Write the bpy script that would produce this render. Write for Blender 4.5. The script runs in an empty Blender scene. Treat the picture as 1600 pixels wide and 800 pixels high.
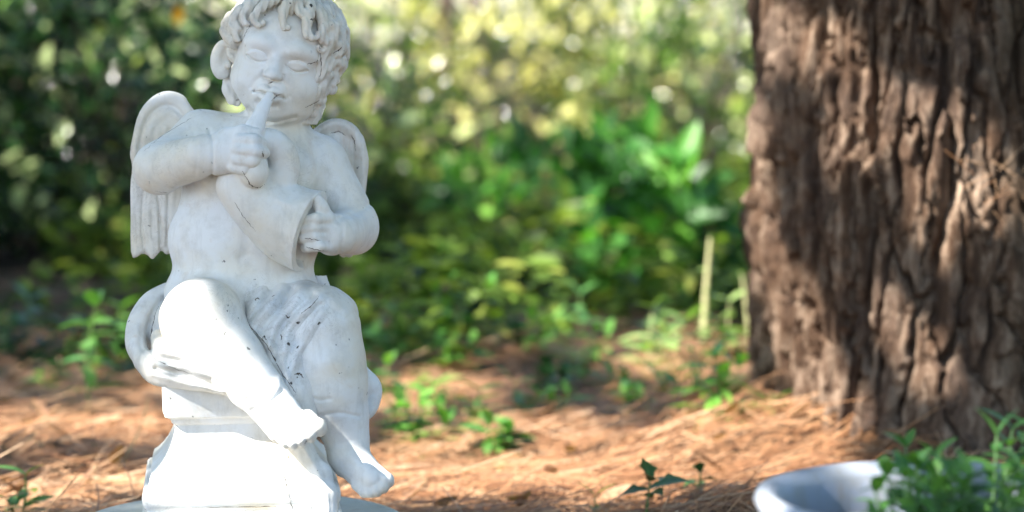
import bpy, math, random
import numpy as np
from mathutils import Vector, Matrix

rng = np.random.default_rng(7)
random.seed(7)
S = bpy.context.scene
COL = S.collection

# ------------------------------------------------------------------ camera
CAM_H = 0.78
FOCAL, SENSOR = 85.0, 36.0
FPX = 1600 * FOCAL / SENSOR                    # focal length in photo pixels
PITCH = math.atan(350 / FPX)                   # horizon near the top of the photo
cam_d = bpy.data.cameras.new('camera')
cam = bpy.data.objects.new('camera', cam_d)
COL.objects.link(cam)
cam.location = (0, 0, CAM_H)
cam.rotation_euler = (math.pi / 2 - PITCH, 0, 0)
cam_d.lens = FOCAL
cam_d.sensor_width = SENSOR
cam_d.clip_start = 0.05
cam_d.clip_end = 500
cam_d.dof.use_dof = True
cam_d.dof.focus_distance = 3.33
cam_d.dof.aperture_fstop = 2.3
S.camera = cam

# ------------------------------------------------------------------ sun and sky
SUN = Vector((-0.62, -0.42, 0.66)).normalized()      # direction towards the sun
world = bpy.data.worlds.new('World')
S.world = world
world.use_nodes = True
wn = world.node_tree.nodes
sky = wn.new('ShaderNodeTexSky')
sky.sky_type = 'NISHITA'
sky.sun_disc = False
sky.sun_elevation = math.asin(SUN.z)
sky.sun_rotation = math.atan2(SUN.x, SUN.y)
sky.air_density = 1.0
sky.dust_density = 0.5
world.node_tree.links.new(sky.outputs[0], wn['Background'].inputs[0])
wn['Background'].inputs[1].default_value = 0.098
sun_d = bpy.data.lights.new('sun', 'SUN')
sun_d.energy = 4.4
sun_d.angle = math.radians(0.5)
sun_d.color = (1.0, 0.95, 0.87)
sun_o = bpy.data.objects.new('sun', sun_d)
COL.objects.link(sun_o)
sun_o.rotation_euler = (-SUN).to_track_quat('-Z', 'Y').to_euler()
sun_o.location = SUN * 20

# ------------------------------------------------------------------ exposure, sampling
S.view_settings.view_transform = 'Standard'
S.view_settings.look = 'None'
S.view_settings.gamma = 1
S.view_settings.use_curve_mapping = False
S.view_settings.exposure = 1.98
S.render.engine = 'CYCLES'
S.cycles.use_denoising = True
S.cycles.denoiser = 'OPENIMAGEDENOISE'
S.cycles.max_bounces = 7
S.cycles.diffuse_bounces = 4
S.cycles.glossy_bounces = 3
S.cycles.transmission_bounces = 4
S.cycles.sample_clamp_indirect = 6
S.cycles.caustics_reflective = False
S.cycles.caustics_refractive = False

# ------------------------------------------------------------------ pixel helpers
C_R = Vector((1, 0, 0))
C_F = Vector((0, math.cos(PITCH), -math.sin(PITCH)))
C_U = Vector((0, math.sin(PITCH), math.cos(PITCH)))
C_O = Vector((0, 0, CAM_H))


def ray(u, v):
    return (C_F + C_R * ((u - 800) / FPX) - C_U * ((v - 400) / FPX))


def at_y(u, v, y):
    """point seen at photo pixel u, v standing y metres in front of the camera"""
    r = ray(u, v)
    return C_O + r * (y / r.y)


def at_z(u, v, z):
    """point of the horizontal plane z seen at photo pixel u, v"""
    r = ray(u, v)
    return C_O + r * ((z - CAM_H) / r.z)


# ------------------------------------------------------------------ object helpers
def link(o, parent=None):
    COL.objects.link(o)
    if parent is not None:
        o.parent = parent
    return o


def empty(name, loc=(0, 0, 0), rz=0):
    o = bpy.data.objects.new(name, None)
    o.location = loc
    o.rotation_euler = (0, 0, rz)
    o.empty_display_size = 0.05
    return link(o)


def tag(o, label=None, cat=None, group=None, kind=None):
    if label: o['label'] = label
    if cat: o['category'] = cat
    if group: o['group'] = group
    if kind: o['kind'] = kind
    return o


def np_mesh(name, V, F, mat=None, smooth=True, nside=None):
    """V (n,3), F (m,k) with constant k"""
    V = np.asarray(V, np.float32)
    F = np.asarray(F, np.int32)
    me = bpy.data.meshes.new(name)
    k = F.shape[1]
    me.vertices.add(len(V))
    me.vertices.foreach_set('co', V.ravel())
    me.loops.add(F.size)
    me.loops.foreach_set('vertex_index', F.ravel())
    me.polygons.add(len(F))
    me.polygons.foreach_set('loop_start', np.arange(0, F.size, k, dtype=np.int32))
    me.polygons.foreach_set('loop_total', np.full(len(F), k, np.int32))
    me.polygons.foreach_set('use_smooth', np.full(len(F), smooth, bool))
    me.update(calc_edges=True)
    if mat: me.materials.append(mat)
    return me


def mesh_obj(name, me, parent=None, loc=None):
    o = bpy.data.objects.new(name, me)
    if loc is not None: o.location = loc
    return link(o, parent)


def vattr(me, name, vals):
    """per-vertex float attribute"""
    a = me.attributes.new(name, 'FLOAT', 'POINT')
    a.data.foreach_set('value', np.asarray(vals, np.float32))


# ------------------------------------------------------------------ material helpers
def mat_new(name):
    m = bpy.data.materials.new(name)
    m.use_nodes = True
    nt = m.node_tree
    return m, nt, nt.nodes['Principled BSDF']


def N(nt, t, **kw):
    n = nt.nodes.new(t)
    for k, v in kw.items():
        if k.startswith('i_'):
            key = k[2:]
            n.inputs[int(key) if key.isdigit() else key.replace('_', ' ')].default_value = v
        else:
            setattr(n, k, v)
    return n


def ramp(nt, fac, stops, interp='LINEAR'):
    r = nt.nodes.new('ShaderNodeValToRGB')
    r.color_ramp.interpolation = interp
    els = r.color_ramp.elements
    while len(els) < len(stops): els.new(0.5)
    for e, (p, c) in zip(els, stops):
        e.position = p
        e.color = (c[0], c[1], c[2], 1) if hasattr(c, '__len__') else (c, c, c, 1)
    nt.links.new(fac, r.inputs[0])
    return r.outputs[0]


def noise(nt, scale, detail=4, rough=0.55, vec=None, dim='3D', dist=0.0):
    n = nt.nodes.new('ShaderNodeTexNoise')
    n.inputs['Scale'].default_value = scale
    n.inputs['Detail'].default_value = detail
    n.inputs['Roughness'].default_value = rough
    n.inputs['Distortion'].default_value = dist
    if vec is not None: nt.links.new(vec, n.inputs['Vector'])
    return n.outputs[0]


def mix(nt, fac, a, b, mode='MIX'):
    m = nt.nodes.new('ShaderNodeMix')
    m.data_type = 'RGBA'
    m.blend_type = mode
    for sock, val in ((m.inputs[0], fac), (m.inputs[6], a), (m.inputs[7], b)):
        if hasattr(val, 'is_output'):
            nt.links.new(val, sock)
        elif hasattr(val, '__len__'):
            sock.default_value = (val[0], val[1], val[2], 1)
        else:
            sock.default_value = val
    return m.outputs[2]


def math_n(nt, op, a, b=None, clamp=False):
    m = nt.nodes.new('ShaderNodeMath')
    m.operation = op
    m.use_clamp = clamp
    for i, x in enumerate((a, b)):
        if x is None: continue
        if hasattr(x, 'is_output'): nt.links.new(x, m.inputs[i])
        else: m.inputs[i].default_value = x
    return m.outputs[0]


def bump(nt, h, strength, dist, bsdf):
    b = nt.nodes.new('ShaderNodeBump')
    b.inputs['Strength'].default_value = strength
    b.inputs['Distance'].default_value = dist
    nt.links.new(h, b.inputs['Height'])
    nt.links.new(b.outputs[0], bsdf.inputs['Normal'])


def objvec(nt):
    return nt.nodes.new('ShaderNodeTexCoord').outputs['Object']


# ------------------------------------------------------------------ noise in numpy
def vnoise(x, y, z, seed=0):
    """cheap value noise, arrays in, -1..1 out"""
    xi, yi, zi = np.floor(x), np.floor(y), np.floor(z)
    fx, fy, fz = x - xi, y - yi, z - zi
    fx, fy, fz = [f * f * (3 - 2 * f) for f in (fx, fy, fz)]
    xi, yi, zi = xi.astype(np.int64), yi.astype(np.int64), zi.astype(np.int64)

    def h(a, b, c):
        n = (a * 374761393 + b * 668265263 + c * 2147483647 + seed * 974634777) & 0xFFFFFFFF
        n = ((n ^ (n >> 13)) * 1274126177) & 0xFFFFFFFF
        return ((n ^ (n >> 16)) & 0xFFFF) / 32767.5 - 1
    r = 0
    for dx in (0, 1):
        for dy in (0, 1):
            for dz in (0, 1):
                r = r + h(xi + dx, yi + dy, zi + dz) * (fx if dx else 1 - fx) * (fy if dy else 1 - fy) * (fz if dz else 1 - fz)
    return r


def fbm(x, y, z, octv=4, seed=0, gain=0.5):
    r, a = 0, 1.0
    for i in range(octv):
        r = r + a * vnoise(x, y, z, seed + i * 17)
        x, y, z, a = x * 2.03, y * 2.03, z * 2.03, a * gain
    return r

# ================================================================== THE STATUE
# Modelled as distance fields in a frame that looks at the statue square on:
# u to the right, v down, w away from the viewer, in photo pixels of 0.9 mm.
ST_Y = 3.4
_a = math.atan(400 / FPX)
ST_S = ST_Y / FPX
ST_F = C_F * math.cos(_a) - C_R * math.sin(_a)
ST_R = C_R * math.cos(_a) + C_F * math.sin(_a)
ST_O = C_O + ST_F * (ST_Y / math.cos(_a))
ST_M = np.array([list(ST_R), list(-C_U), list(ST_F)]) * ST_S


def st_world(P):
    P = np.asarray(P, np.float64) - np.array([400, 400, 0])
    P = P * np.stack([1 + P[:, 2] / FPX, 1 + P[:, 2] / FPX, np.ones(len(P))], 1)      # pixel and depth to place
    return P @ ST_M + np.array(ST_O)


class Field:
    def __init__(self, us, vs, ws):
        self.ax = [np.asarray(a, np.float32) for a in (us, vs, ws)]
        self.D = np.full([len(a) for a in self.ax], 30.0, np.float32)

    def win(self, lo, hi):
        sl = []
        for a, l, h in zip(self.ax, lo, hi):
            i, j = np.searchsorted(a, l), np.searchsorted(a, h)
            if j <= i: return None, None
            sl.append(slice(i, j))
        sl = tuple(sl)
        g = [self.ax[0][sl[0]][:, None, None], self.ax[1][sl[1]][None, :, None], self.ax[2][sl[2]][None, None, :]]
        return sl, g

    def put(self, sl, d, k, carve=False):
        a = self.D[sl]
        if carve: a, d = -a, d
        if k > 0:
            h = np.maximum(k - np.abs(a - d), 0) / k
            r = np.minimum(a, d) - h * h * (k * 0.25)
        else:
            r = np.minimum(a, d)
        self.D[sl] = -r if carve else r

    def cap(self, a, b, ra, rb, k=10, carve=False):
        a, b = np.array(a, np.float32), np.array(b, np.float32)
        m = max(ra, rb) + k + 8
        sl, g = self.win(np.minimum(a, b) - m, np.maximum(a, b) + m)
        if sl is None: return
        ab = b - a
        L = float(ab @ ab) + 1e-6
        t = np.clip(((g[0] - a[0]) * ab[0] + (g[1] - a[1]) * ab[1] + (g[2] - a[2]) * ab[2]) / L, 0, 1)
        d = np.sqrt((g[0] - a[0] - t * ab[0]) ** 2 + (g[1] - a[1] - t * ab[1]) ** 2 + (g[2] - a[2] - t * ab[2]) ** 2) - (ra + (rb - ra) * t)
        self.put(sl, d, k, carve)

    def chain(self, pts, k=8, carve=False, fine=0):
        """pts rows of (u, v, w, r); fine > 0 resamples them as a smooth curve"""
        P = np.array(pts, np.float64)
        if fine:
            P = catmull(P, fine)
        for p, q in zip(P[:-1], P[1:]):
            self.cap(p[:3], q[:3], p[3], q[3], k, carve)

    def ell(self, c, r, k=10, M=None, carve=False):
        c, r = np.array(c, np.float32), np.array(r, np.float32)
        m = r.max() + k + 8 if M is not None else r + k + 8
        sl, g = self.win(c - m, c + m)
        if sl is None: return
        x, y, z = g[0] - c[0], g[1] - c[1], g[2] - c[2]
        if M is not None:
            x, y, z = [M[i][0] * x + M[i][1] * y + M[i][2] * z for i in range(3)]
        k0 = np.sqrt((x / r[0]) ** 2 + (y / r[1]) ** 2 + (z / r[2]) ** 2) + 1e-6
        k1 = np.sqrt((x / r[0] ** 2) ** 2 + (y / r[1] ** 2) ** 2 + (z / r[2] ** 2) ** 2) + 1e-6
        d = k0 * (k0 - 1) / k1
        self.put(sl, d.astype(np.float32), k, carve)

    def shift(self, lo, hi, fn):
        """add fn(u, v, w) to the distance inside a window (displacement)"""
        sl, g = self.win(lo, hi)
        if sl is None: return
        self.D[sl] += fn(*g).astype(np.float32)

    def groove(self, pts, width, depth, w0=-250, w1=-20):
        P = np.array(pts, float)
        lo, hi = P.min(0) - 3 * width, P.max(0) + 3 * width
        self.shift((lo[0], lo[1], w0), (hi[0], hi[1], w1), lambda u, v, w: depth * ridge2(u, v, pts, width) + 0 * w)

    def mesh(self, name, mat):
        D = self.D
        s = D < 0
        n0, n1, n2 = D.shape
        cnt = np.zeros((n0 - 1, n1 - 1, n2 - 1), np.int8)
        for i in (0, 1):
            for j in (0, 1):
                for l in (0, 1):
                    cnt += s[i:n0 - 1 + i, j:n1 - 1 + j, l:n2 - 1 + l]
        act = (cnt > 0) & (cnt < 8)
        I = np.argwhere(act)
        ids = np.full(act.shape, -1, np.int32)
        ids[act] = np.arange(len(I), dtype=np.int32)
        val = np.empty((len(I), 2, 2, 2), np.float32)
        for i in (0, 1):
            for j in (0, 1):
                for l in (0, 1):
                    val[:, i, j, l] = D[I[:, 0] + i, I[:, 1] + j, I[:, 2] + l]
        acc = np.zeros((len(I), 3), np.float64)
        num = np.zeros(len(I))
        for axis in range(3):
            for p in (0, 1):
                for q in (0, 1):
                    ia, ib = [p, q], [p, q]
                    ia.insert(axis, 0)
                    ib.insert(axis, 1)
                    va, vb = val[:, ia[0], ia[1], ia[2]], val[:, ib[0], ib[1], ib[2]]
                    ok = (va < 0) != (vb < 0)
                    t = va / np.where(ok, va - vb, 1)
                    pt = np.zeros((len(I), 3))
                    for c in range(3):
                        pt[:, c] = ia[c]
                    pt[:, axis] = t
                    acc[ok] += pt[ok]
                    num[ok] += 1
        acc /= num[:, None]
        V = np.empty_like(acc)
        for c in range(3):
            a = self.ax[c]
            V[:, c] = a[I[:, c]] + acc[:, c] * (a[I[:, c] + 1] - a[I[:, c]])
        faces = []
        for axis in range(3):
            sa = [slice(1, -1)] * 3
            sb = [slice(1, -1)] * 3
            sa[axis] = slice(0, -1)
            sb[axis] = slice(1, None)
            A, B = s[tuple(sa)], s[tuple(sb)]
            E = np.argwhere(A != B)
            inside = A[tuple(E.T)]
            base = E.copy()
            o1, o2 = [c for c in range(3) if c != axis]
            base[:, o1] += 1
            base[:, o2] += 1
            q = []
            for da, db in ((1, 1), (0, 1), (0, 0), (1, 0)):
                bb = base.copy()
                bb[:, o1] -= da
                bb[:, o2] -= db
                q.append(ids[tuple(bb.T)])
            Q = np.stack(q, 1)
            flip = inside if axis == 1 else ~inside
            Q[flip] = Q[flip][:, ::-1]
            faces.append(Q)
        F = np.concatenate(faces)
        F = F[(F >= 0).all(1)]
        # the frame is left handed against the world (v runs down): keep outward normals
        W = st_world(V)
        me = np_mesh(name, W, F, mat)
        return me, V


def catmull(P, n):
    Q = np.vstack([2 * P[0] - P[1], P, 2 * P[-1] - P[-2]])
    out = []
    for i in range(1, len(Q) - 2):
        p0, p1, p2, p3 = Q[i - 1:i + 3]
        for t in np.linspace(0, 1, n, endpoint=False):
            out.append(0.5 * (2 * p1 + (p2 - p0) * t + (2 * p0 - 5 * p1 + 4 * p2 - p3) * t * t + (3 * p1 - p0 - 3 * p2 + p3) * t ** 3))
    out.append(P[-1])
    return np.array(out)


def ridge2(u, v, pts, width):
    """0..1 bump along a polyline in the u, v plane (a fold or a groove seen from the front)"""
    P = catmull(np.array(pts, np.float64), 5)
    d = None
    for a, b in zip(P[:-1], P[1:]):
        ab = b - a
        t = np.clip(((u - a[0]) * ab[0] + (v - a[1]) * ab[1]) / (ab @ ab + 1e-6), 0, 1)
        e = (u - a[0] - t * ab[0]) ** 2 + (v - a[1] - t * ab[1]) ** 2
        d = e if d is None else np.minimum(d, e)
    return np.exp(-d / (width * width))


def poly2(u, v, pts):
    """signed distance to a closed polygon in the u, v plane"""
    P = np.array(pts, np.float64)
    d = np.full(np.broadcast(u, v).shape, 1e9)
    sgn = np.ones(d.shape)
    for i in range(len(P)):
        a, b = P[i], P[i - 1]
        e = b - a
        wx, wy = u - a[0], v - a[1]
        t = np.clip((wx * e[0] + wy * e[1]) / (e @ e), 0, 1)
        d = np.minimum(d, (wx - e[0] * t) ** 2 + (wy - e[1] * t) ** 2)
        c1, c2, c3 = v >= a[1], v < b[1], e[0] * wy > e[1] * wx
        flip = (c1 & c2 & c3) | (~c1 & ~c2 & ~c3)
        sgn = np.where(flip, -sgn, sgn)
    return sgn * np.sqrt(d)


# ---- white painted cement, weathered
def make_marble(name, tint=(0.80, 0.80, 0.79), dirt=0.5):
    m, nt, b = mat_new(name)
    ov = N(nt, 'ShaderNodeNewGeometry').outputs['Position']
    n1 = noise(nt, 9, 5, 0.6, ov)
    n2 = noise(nt, 34, 5, 0.65, ov)
    n3 = noise(nt, 5.0, 3, 0.5, ov)
    warm = ramp(nt, n1, [(0.40, 0), (0.66, 1)])
    c = mix(nt, math_n(nt, 'MULTIPLY', warm, 0.75), tint, (tint[0] * 0.95, tint[1] * 0.85, tint[2] * 0.68))
    grey = ramp(nt, n2, [(0.48, 0), (0.72, 1)])
    c = mix(nt, math_n(nt, 'MULTIPLY', grey, 0.30 * dirt), c, (0.33, 0.31, 0.27))
    # rain streaks: noise drawn out downwards
    mp = N(nt, 'ShaderNodeMapping')
    mp.inputs['Scale'].default_value = (1, 1, 0.16)
    nt.links.new(ov, mp.inputs['Vector'])
    rs = ramp(nt, noise(nt, 55, 5, 0.65, mp.outputs[0]), [(0.54, 0), (0.74, 1)])
    c = mix(nt, math_n(nt, 'MULTIPLY', rs, 0.30 * dirt), c, (0.28, 0.27, 0.24))
    rust = ramp(nt, noise(nt, 16, 5, 0.7, ov, dist=0.6), [(0.60, 0), (0.75, 1)])
    c = mix(nt, math_n(nt, 'MULTIPLY', rust, 0.35 * dirt), c, (0.50, 0.33, 0.20))
    # sparse black specks of lichen, gathered in patches
    vo = N(nt, 'ShaderNodeTexVoronoi', feature='F1')
    vo.inputs['Scale'].default_value = 75
    vo.inputs['Randomness'].default_value = 1
    wv = N(nt, 'ShaderNodeTexNoise')
    wv.inputs['Scale'].default_value = 160
    wv.inputs['Detail'].default_value = 2
    nt.links.new(ov, wv.inputs['Vector'])
    wa = N(nt, 'ShaderNodeVectorMath', operation='MULTIPLY_ADD')
    nt.links.new(wv.outputs['Color'], wa.inputs[0])
    wa.inputs[1].default_value = (0.010, 0.010, 0.010)
    nt.links.new(ov, wa.inputs[2])
    nt.links.new(wa.outputs[0], vo.inputs['Vector'])
    size = math_n(nt, 'MULTIPLY', ramp(nt, noise(nt, 23, 2, 0.5, ov), [(0.4, 0.0), (0.75, 1)]), 0.22)
    sp = ramp(nt, math_n(nt, 'SUBTRACT', vo.outputs['Distance'], size), [(0.0, 1), (0.05, 0)])
    pick = ramp(nt, N_sep(nt, vo.outputs['Color']), [(0.52, 0), (0.54, 1)])
    patch = ramp(nt, n3, [(0.42, 0), (0.52, 1)])
    spk = math_n(nt, 'MULTIPLY', math_n(nt, 'MULTIPLY', sp, pick), patch)
    c = mix(nt, math_n(nt, 'MULTIPLY', spk, 0.8 * dirt + 0.1), c, (0.05, 0.045, 0.04))
    # thin dark streaks
    st = noise(nt, 26, 6, 0.75, ov, dist=1.2)
    ln = ramp(nt, math_n(nt, 'ABSOLUTE', math_n(nt, 'SUBTRACT', st, 0.5)), [(0.0, 1), (0.012, 0)])
    pm = ramp(nt, noise(nt, 7.5, 2, 0.5, ov), [(0.56, 0), (0.66, 1)])
    c = mix(nt, math_n(nt, 'MULTIPLY', math_n(nt, 'MULTIPLY', ln, pm), 0.45 * dirt), c, (0.16, 0.14, 0.12))
    nt.links.new(c, b.inputs['Base Color'])
    b.inputs['Roughness'].default_value = 0.55
    b.inputs['Specular IOR Level'].default_value = 0.35
    fine = noise(nt, 420, 4, 0.6, ov)
    med = noise(nt, 60, 3, 0.5, ov)
    bump(nt, math_n(nt, 'ADD', math_n(nt, 'MULTIPLY', fine, 0.35), med), 0.25, 0.002, b)
    return m


def N_sep(nt, col):
    s = N(nt, 'ShaderNodeSeparateColor')
    nt.links.new(col, s.inputs[0])
    return s.outputs[0]


M_STONE = make_marble('weathered_white_cement', (0.80, 0.815, 0.83), 0.85)
M_STONE_D = make_marble('weathered_white_cement_dirty', (0.74, 0.735, 0.72), 1.35)
M_STONE_C = make_marble('weathered_white_cement_cloth', (0.78, 0.795, 0.81), 1.1)
M_BASE = make_marble('grey_stone_slab', (0.55, 0.56, 0.53), 1.2)

# pixel axes: finer around the head
def axis(*segs):
    out = []
    for a, b, st in segs:
        out += list(np.arange(a, b, st))
    return np.array(out)


# ---------------- head frame
H_C = np.array([441.0, 91.0, -22.0])
h_f = np.array([-0.13, 0.10, -1.0])
h_f /= np.linalg.norm(h_f)
h_r = np.array([0.97, 0.235, 0.0])
h_r -= h_f * (h_r @ h_f)
h_r /= np.linalg.norm(h_r)
h_d = np.cross(h_f, h_r)
if h_d[1] < 0: h_d = -h_d
H_M = np.array([h_r, h_d, h_f])


def hd(x, y, z):
    return H_C + h_r * x + h_d * y + h_f * z


def hp(rows):
    return [list(hd(*r[:3])) + [r[3]] for r in rows]


def build_body():
    f = Field(axis((196, 632, 1.6)), axis((-4, 200, 1.3), (200, 782, 2.0)), axis((-246, -118, 2.0), (-118, -20, 1.4), (-20, 116, 2.4)))
    # torso
    f.ell((398, 275, 6), (112, 84, 70), 0)
    f.ell((382, 372, 0), (118, 92, 78), 40)
    f.ell((378, 462, 10), (122, 66, 92), 30)
    f.ell((345, 262, -44), (42, 34, 24), 26)
    f.ell((452, 268, -44), (42, 34, 24), 26)
    f.cap((428, 236, 14), (436, 165, 10), 52, 46, 22)
    f.cap((428, 215, 10), (316, 214, 8), 34, 40, 24)
    f.cap((430, 222, 10), (498, 252, 8), 32, 38, 22)
    f.ell((378, 404, -80), (7, 5, 6), 7, carve=True)
    f.shift((330, 290, -110), (430, 420, -40), lambda u, v, w: 2.2 * ridge2(u, v, [(392, 300), (388, 340), (384, 395)], 8) + 0 * w)
    # arm that lifts the horn to the mouth
    f.cap((318, 220, 6), (250, 262, -40), 44, 38, 16)
    f.cap((250, 264, -42), (318, 243, -108), 38, 33, 14)
    f.ell((344, 240, -118), (30, 34, 27), 10)
    f.ell((368, 236, -128), (30, 33, 23), 10)
    f.groove([(328, 204), (333, 222), (334, 248), (331, 274)], 3.2, 2.2)
    f.groove([(304, 208), (308, 226), (309, 250), (306, 276)], 3.4, 1.1)
    fing = [[(374, 218, -148, 10.5), (396, 219, -153, 10.5), (408, 223, -138, 9.5)],
            [(372, 233, -151, 11), (398, 235, -156, 11), (412, 239, -138, 10)],
            [(370, 248, -148, 10.5), (394, 251, -153, 10.5), (406, 254, -136, 9.5)],
            [(366, 261, -142, 9.5), (384, 264, -146, 9.5), (394, 266, -132, 8.5)]]
    for g in fing:
        f.chain(g, 4)
    f.chain([(356, 212, -126, 13), (380, 206, -138, 11), (400, 207, -138, 9.5)], 6)
    # arm that holds the bell
    f.cap((500, 256, 8), (550, 346, -2), 42, 39, 18)
    f.cap((552, 358, -8), (528, 366, -78), 40, 33, 12)
    f.ell((516, 366, -96), (27, 33, 26), 10)
    f.groove([(531, 340), (535, 356), (534, 378), (530, 398)], 3.2, 1.8)
    f.groove([(524, 344), (548, 336), (570, 324), (576, 320)], 4.5, 2.6, -250, 20)
    for i, (vv, ln) in enumerate(((343, 0), (357, -4), (371, -3), (385, 5))):
        f.chain([(512, vv, -112, 9.5), (493 + ln, vv - 1, -124, 9), (477 + ln, vv + 1, -118, 8), (471 + ln, vv + 2, -108, 7.5)], 3.5)
    f.chain([(512, 340, -104, 11), (502, 324, -112, 10), (496, 312, -112, 8.5)], 6)
    # leg stretched across
    f.cap((338, 505, 20), (316, 500, -104), 74, 63, 18)
    f.chain([(318, 502, -108, 63), (336, 530, -122, 52), (366, 566, -136, 48), (396, 600, -152, 39), (418, 622, -164, 33)], 16)
    f.ell((330, 482, -140), (34, 34, 26), 24)
    f.cap((418, 624, -164), (436, 646, -176), 33, 31, 10)
    f.cap((412, 642, -160), (434, 676, -176), 18, 16, 12)          # heel and outer edge
    f.cap((436, 642, -178), (474, 668, -198), 26, 19, 12)
    f.cap((434, 650, -176), (452, 682, -196), 24, 15, 12)
    f.groove([(394, 640), (408, 634), (424, 628), (440, 612)], 3.4, 3)
    f.groove([(386, 624), (402, 616), (420, 608), (430, 600)], 3.6, 1.8)
    f.groove([(420, 622), (430, 606), (438, 590)], 7, -2.0)
    for (u, v, w, r) in ((497, 667, -204, 12.5), (484, 680, -208, 9.5), (470, 688, -208, 9), (457, 692, -205, 8.5), (445, 691, -200, 8)):
        f.chain([(u - 16, v - 14, w + 8, r), (u, v, w, r), (u + 2, v + 5, w + 2, r - 1.5)], 4)
    # leg that hangs down
    f.cap((450, 506, 15), (500, 516, -86), 70, 60, 16)
    f.chain([(502, 520, -90, 60), (512, 560, -92, 56), (518, 606, -88, 54), (532, 652, -82, 41), (543, 690, -80, 31), (546, 710, -82, 29)], 16)
    f.cap((536, 716, -74), (540, 728, -76), 25, 20, 10)
    f.cap((546, 712, -86), (584, 750, -128), 28, 21, 10)
    f.cap((540, 722, -84), (570, 764, -120), 20, 13, 10)
    f.groove([(486, 622), (500, 626), (516, 624)], 3, 2.6)
    f.groove([(500, 650), (530, 646), (560, 652)], 3, 2.4)
    f.groove([(490, 575), (515, 568), (540, 576)], 14, -2.5)
    for (u, v, w, r) in ((604, 752, -138, 11.5), (598, 763, -142, 8.5), (588, 769, -141, 8), (578, 772, -138, 7.5), (569, 772, -132, 7)):
        f.chain([(u - 14, v - 12, w + 12, r), (u, v, w, r), (u + 2, v + 3, w + 4, r - 1.5)], 4)
    # ---- head
    f.ell(hd(0, -20, -18), (77, 74, 82), 14, H_M)
    f.ell(hd(0, 18, 6), (64, 72, 62), 20, H_M)
    f.ell(hd(-2, -34, 22), (60, 40, 42), 20, H_M)
    for sx in (-1, 1):
        f.ell(hd(sx * 35, 38, 26), (33, 33, 34), 22, H_M)
    f.ell(hd(9, 74, 36), (24, 18, 24), 20, H_M)
    f.ell(hd(10, 68, 12), (56, 27, 46), 18, H_M)
    # eyes lowered under heavy lids
    for sx in (-1, 1):
        f.ell(hd(sx * 33, -9, 80), (21, 11, 14), 16, H_M, carve=True)
        f.ell(hd(sx * 33, -4, 49), (18, 12, 16), 9, H_M)
        f.chain(hp([(sx * 14, -22, 64, 4), (sx * 32, -27, 62, 4.5), (sx * 52, -19, 46, 3.5)]), 16, fine=3)

        def hg(rows, wd, dp):
            f.groove([tuple(hd(*r)[:2]) for r in rows], wd, dp)
        hg([(sx * 15, 0, 66), (sx * 24, 5, 67), (sx * 36, 6, 66), (sx * 48, 1, 58)], 1.7, 3.2)
        hg([(sx * 18, -6, 66), (sx * 30, -12, 67), (sx * 42, -10, 62), (sx * 49, -4, 57)], 1.8, 1.5)
        
        hg([(sx * 22, -6, 67), (sx * 34, -8, 67), (sx * 44, -6, 63)], 3.5, -1.6)
    # nose
    f.cap(hd(-1, -14, 64), hd(-1, 14, 77), 5.5, 7, 13)
    f.ell(hd(-1, 19, 78), (9.5, 8.5, 9.5), 6, H_M)
    for sx in (-1, 1):
        f.ell(hd(-1 + sx * 8.5, 22, 70), (5.5, 5.5, 8), 5, H_M)
        hg([(-1 + sx * 5, 27, 78), (-1 + sx * 10, 27, 76)], 2.0, 4.0)
        hg([(-1 + sx * 16, 16, 70), (-1 + sx * 17, 24, 69), (-1 + sx * 13, 29, 70)], 1.8, 2.0)
    # lips pursed round the mouthpiece
    f.ell(hd(0, 50, 60), (24, 17, 14), 14, H_M)
    f.chain(hp([(-20, 50, 66, 2.5), (-10, 44, 72, 4), (-1, 45, 74, 3.5), (8, 44, 72, 4), (20, 49, 65, 2.5)]), 6, fine=3)
    f.chain(hp([(-15, 55, 67, 3), (0, 59, 72, 5.5), (15, 55, 66, 3)]), 6, fine=3)
    hg([(-23, 52, 68), (-10, 50, 74), (0, 51, 75), (10, 50, 73), (23, 51, 67)], 1.6, 4.2)
    hg([(21, 48, 67), (25, 53, 66)], 2.6, 3.0)
    hg([(-21, 48, 67), (-25, 53, 66)], 2.6, 2.5)
    hg([(-1, 30, 76), (-1, 40, 75)], 3.0, 2.2)
    hg([(-14, 67, 68), (2, 70, 68), (16, 67, 66)], 4.5, 3.0)
    hg([(-16, 26, 70), (-25, 36, 66), (-29, 48, 62)], 4, 2.0)
    hg([(14, 26, 70), (25, 36, 66), (30, 48, 60)], 4, 2.0)
    hg([(-30, 84, 40), (6, 96, 46), (46, 80, 30)], 3.5, 3.2)
    # ear
    f.ell(hd(-89, 22, -2), (17, 28, 10), 8, np.array([h_r * 0.86 - h_f * 0.5, h_d, h_f * 0.86 + h_r * 0.5]))
    f.ell(hd(-87, 44, 2), (12, 12, 9), 6, H_M)
    f.chain(hp([(-80, 0, 8, 4), (-96, 2, 2, 5), (-103, 18, -2, 5), (-99, 38, 0, 5), (-88, 50, 4, 5)]), 4, fine=4)
    f.ell(hd(-86, 18, 11), (8, 14, 8), 5, H_M, carve=True)
    f.ell(hd(-79, 30, 10), (5, 6, 5), 4, H_M)
    # uneven, hand-finished surface
    f.shift((190, -10, -250), (640, 790, 120), lambda u, v, w: 0.9 * (np.sin(u * 0.043 + 1.3 * np.sin(v * 0.031)) * np.sin(v * 0.051 + w * 0.04)))
    return f


def lock(f, pts, k=4, fine=4):
    f.chain(hp(pts), k, fine=fine)


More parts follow.
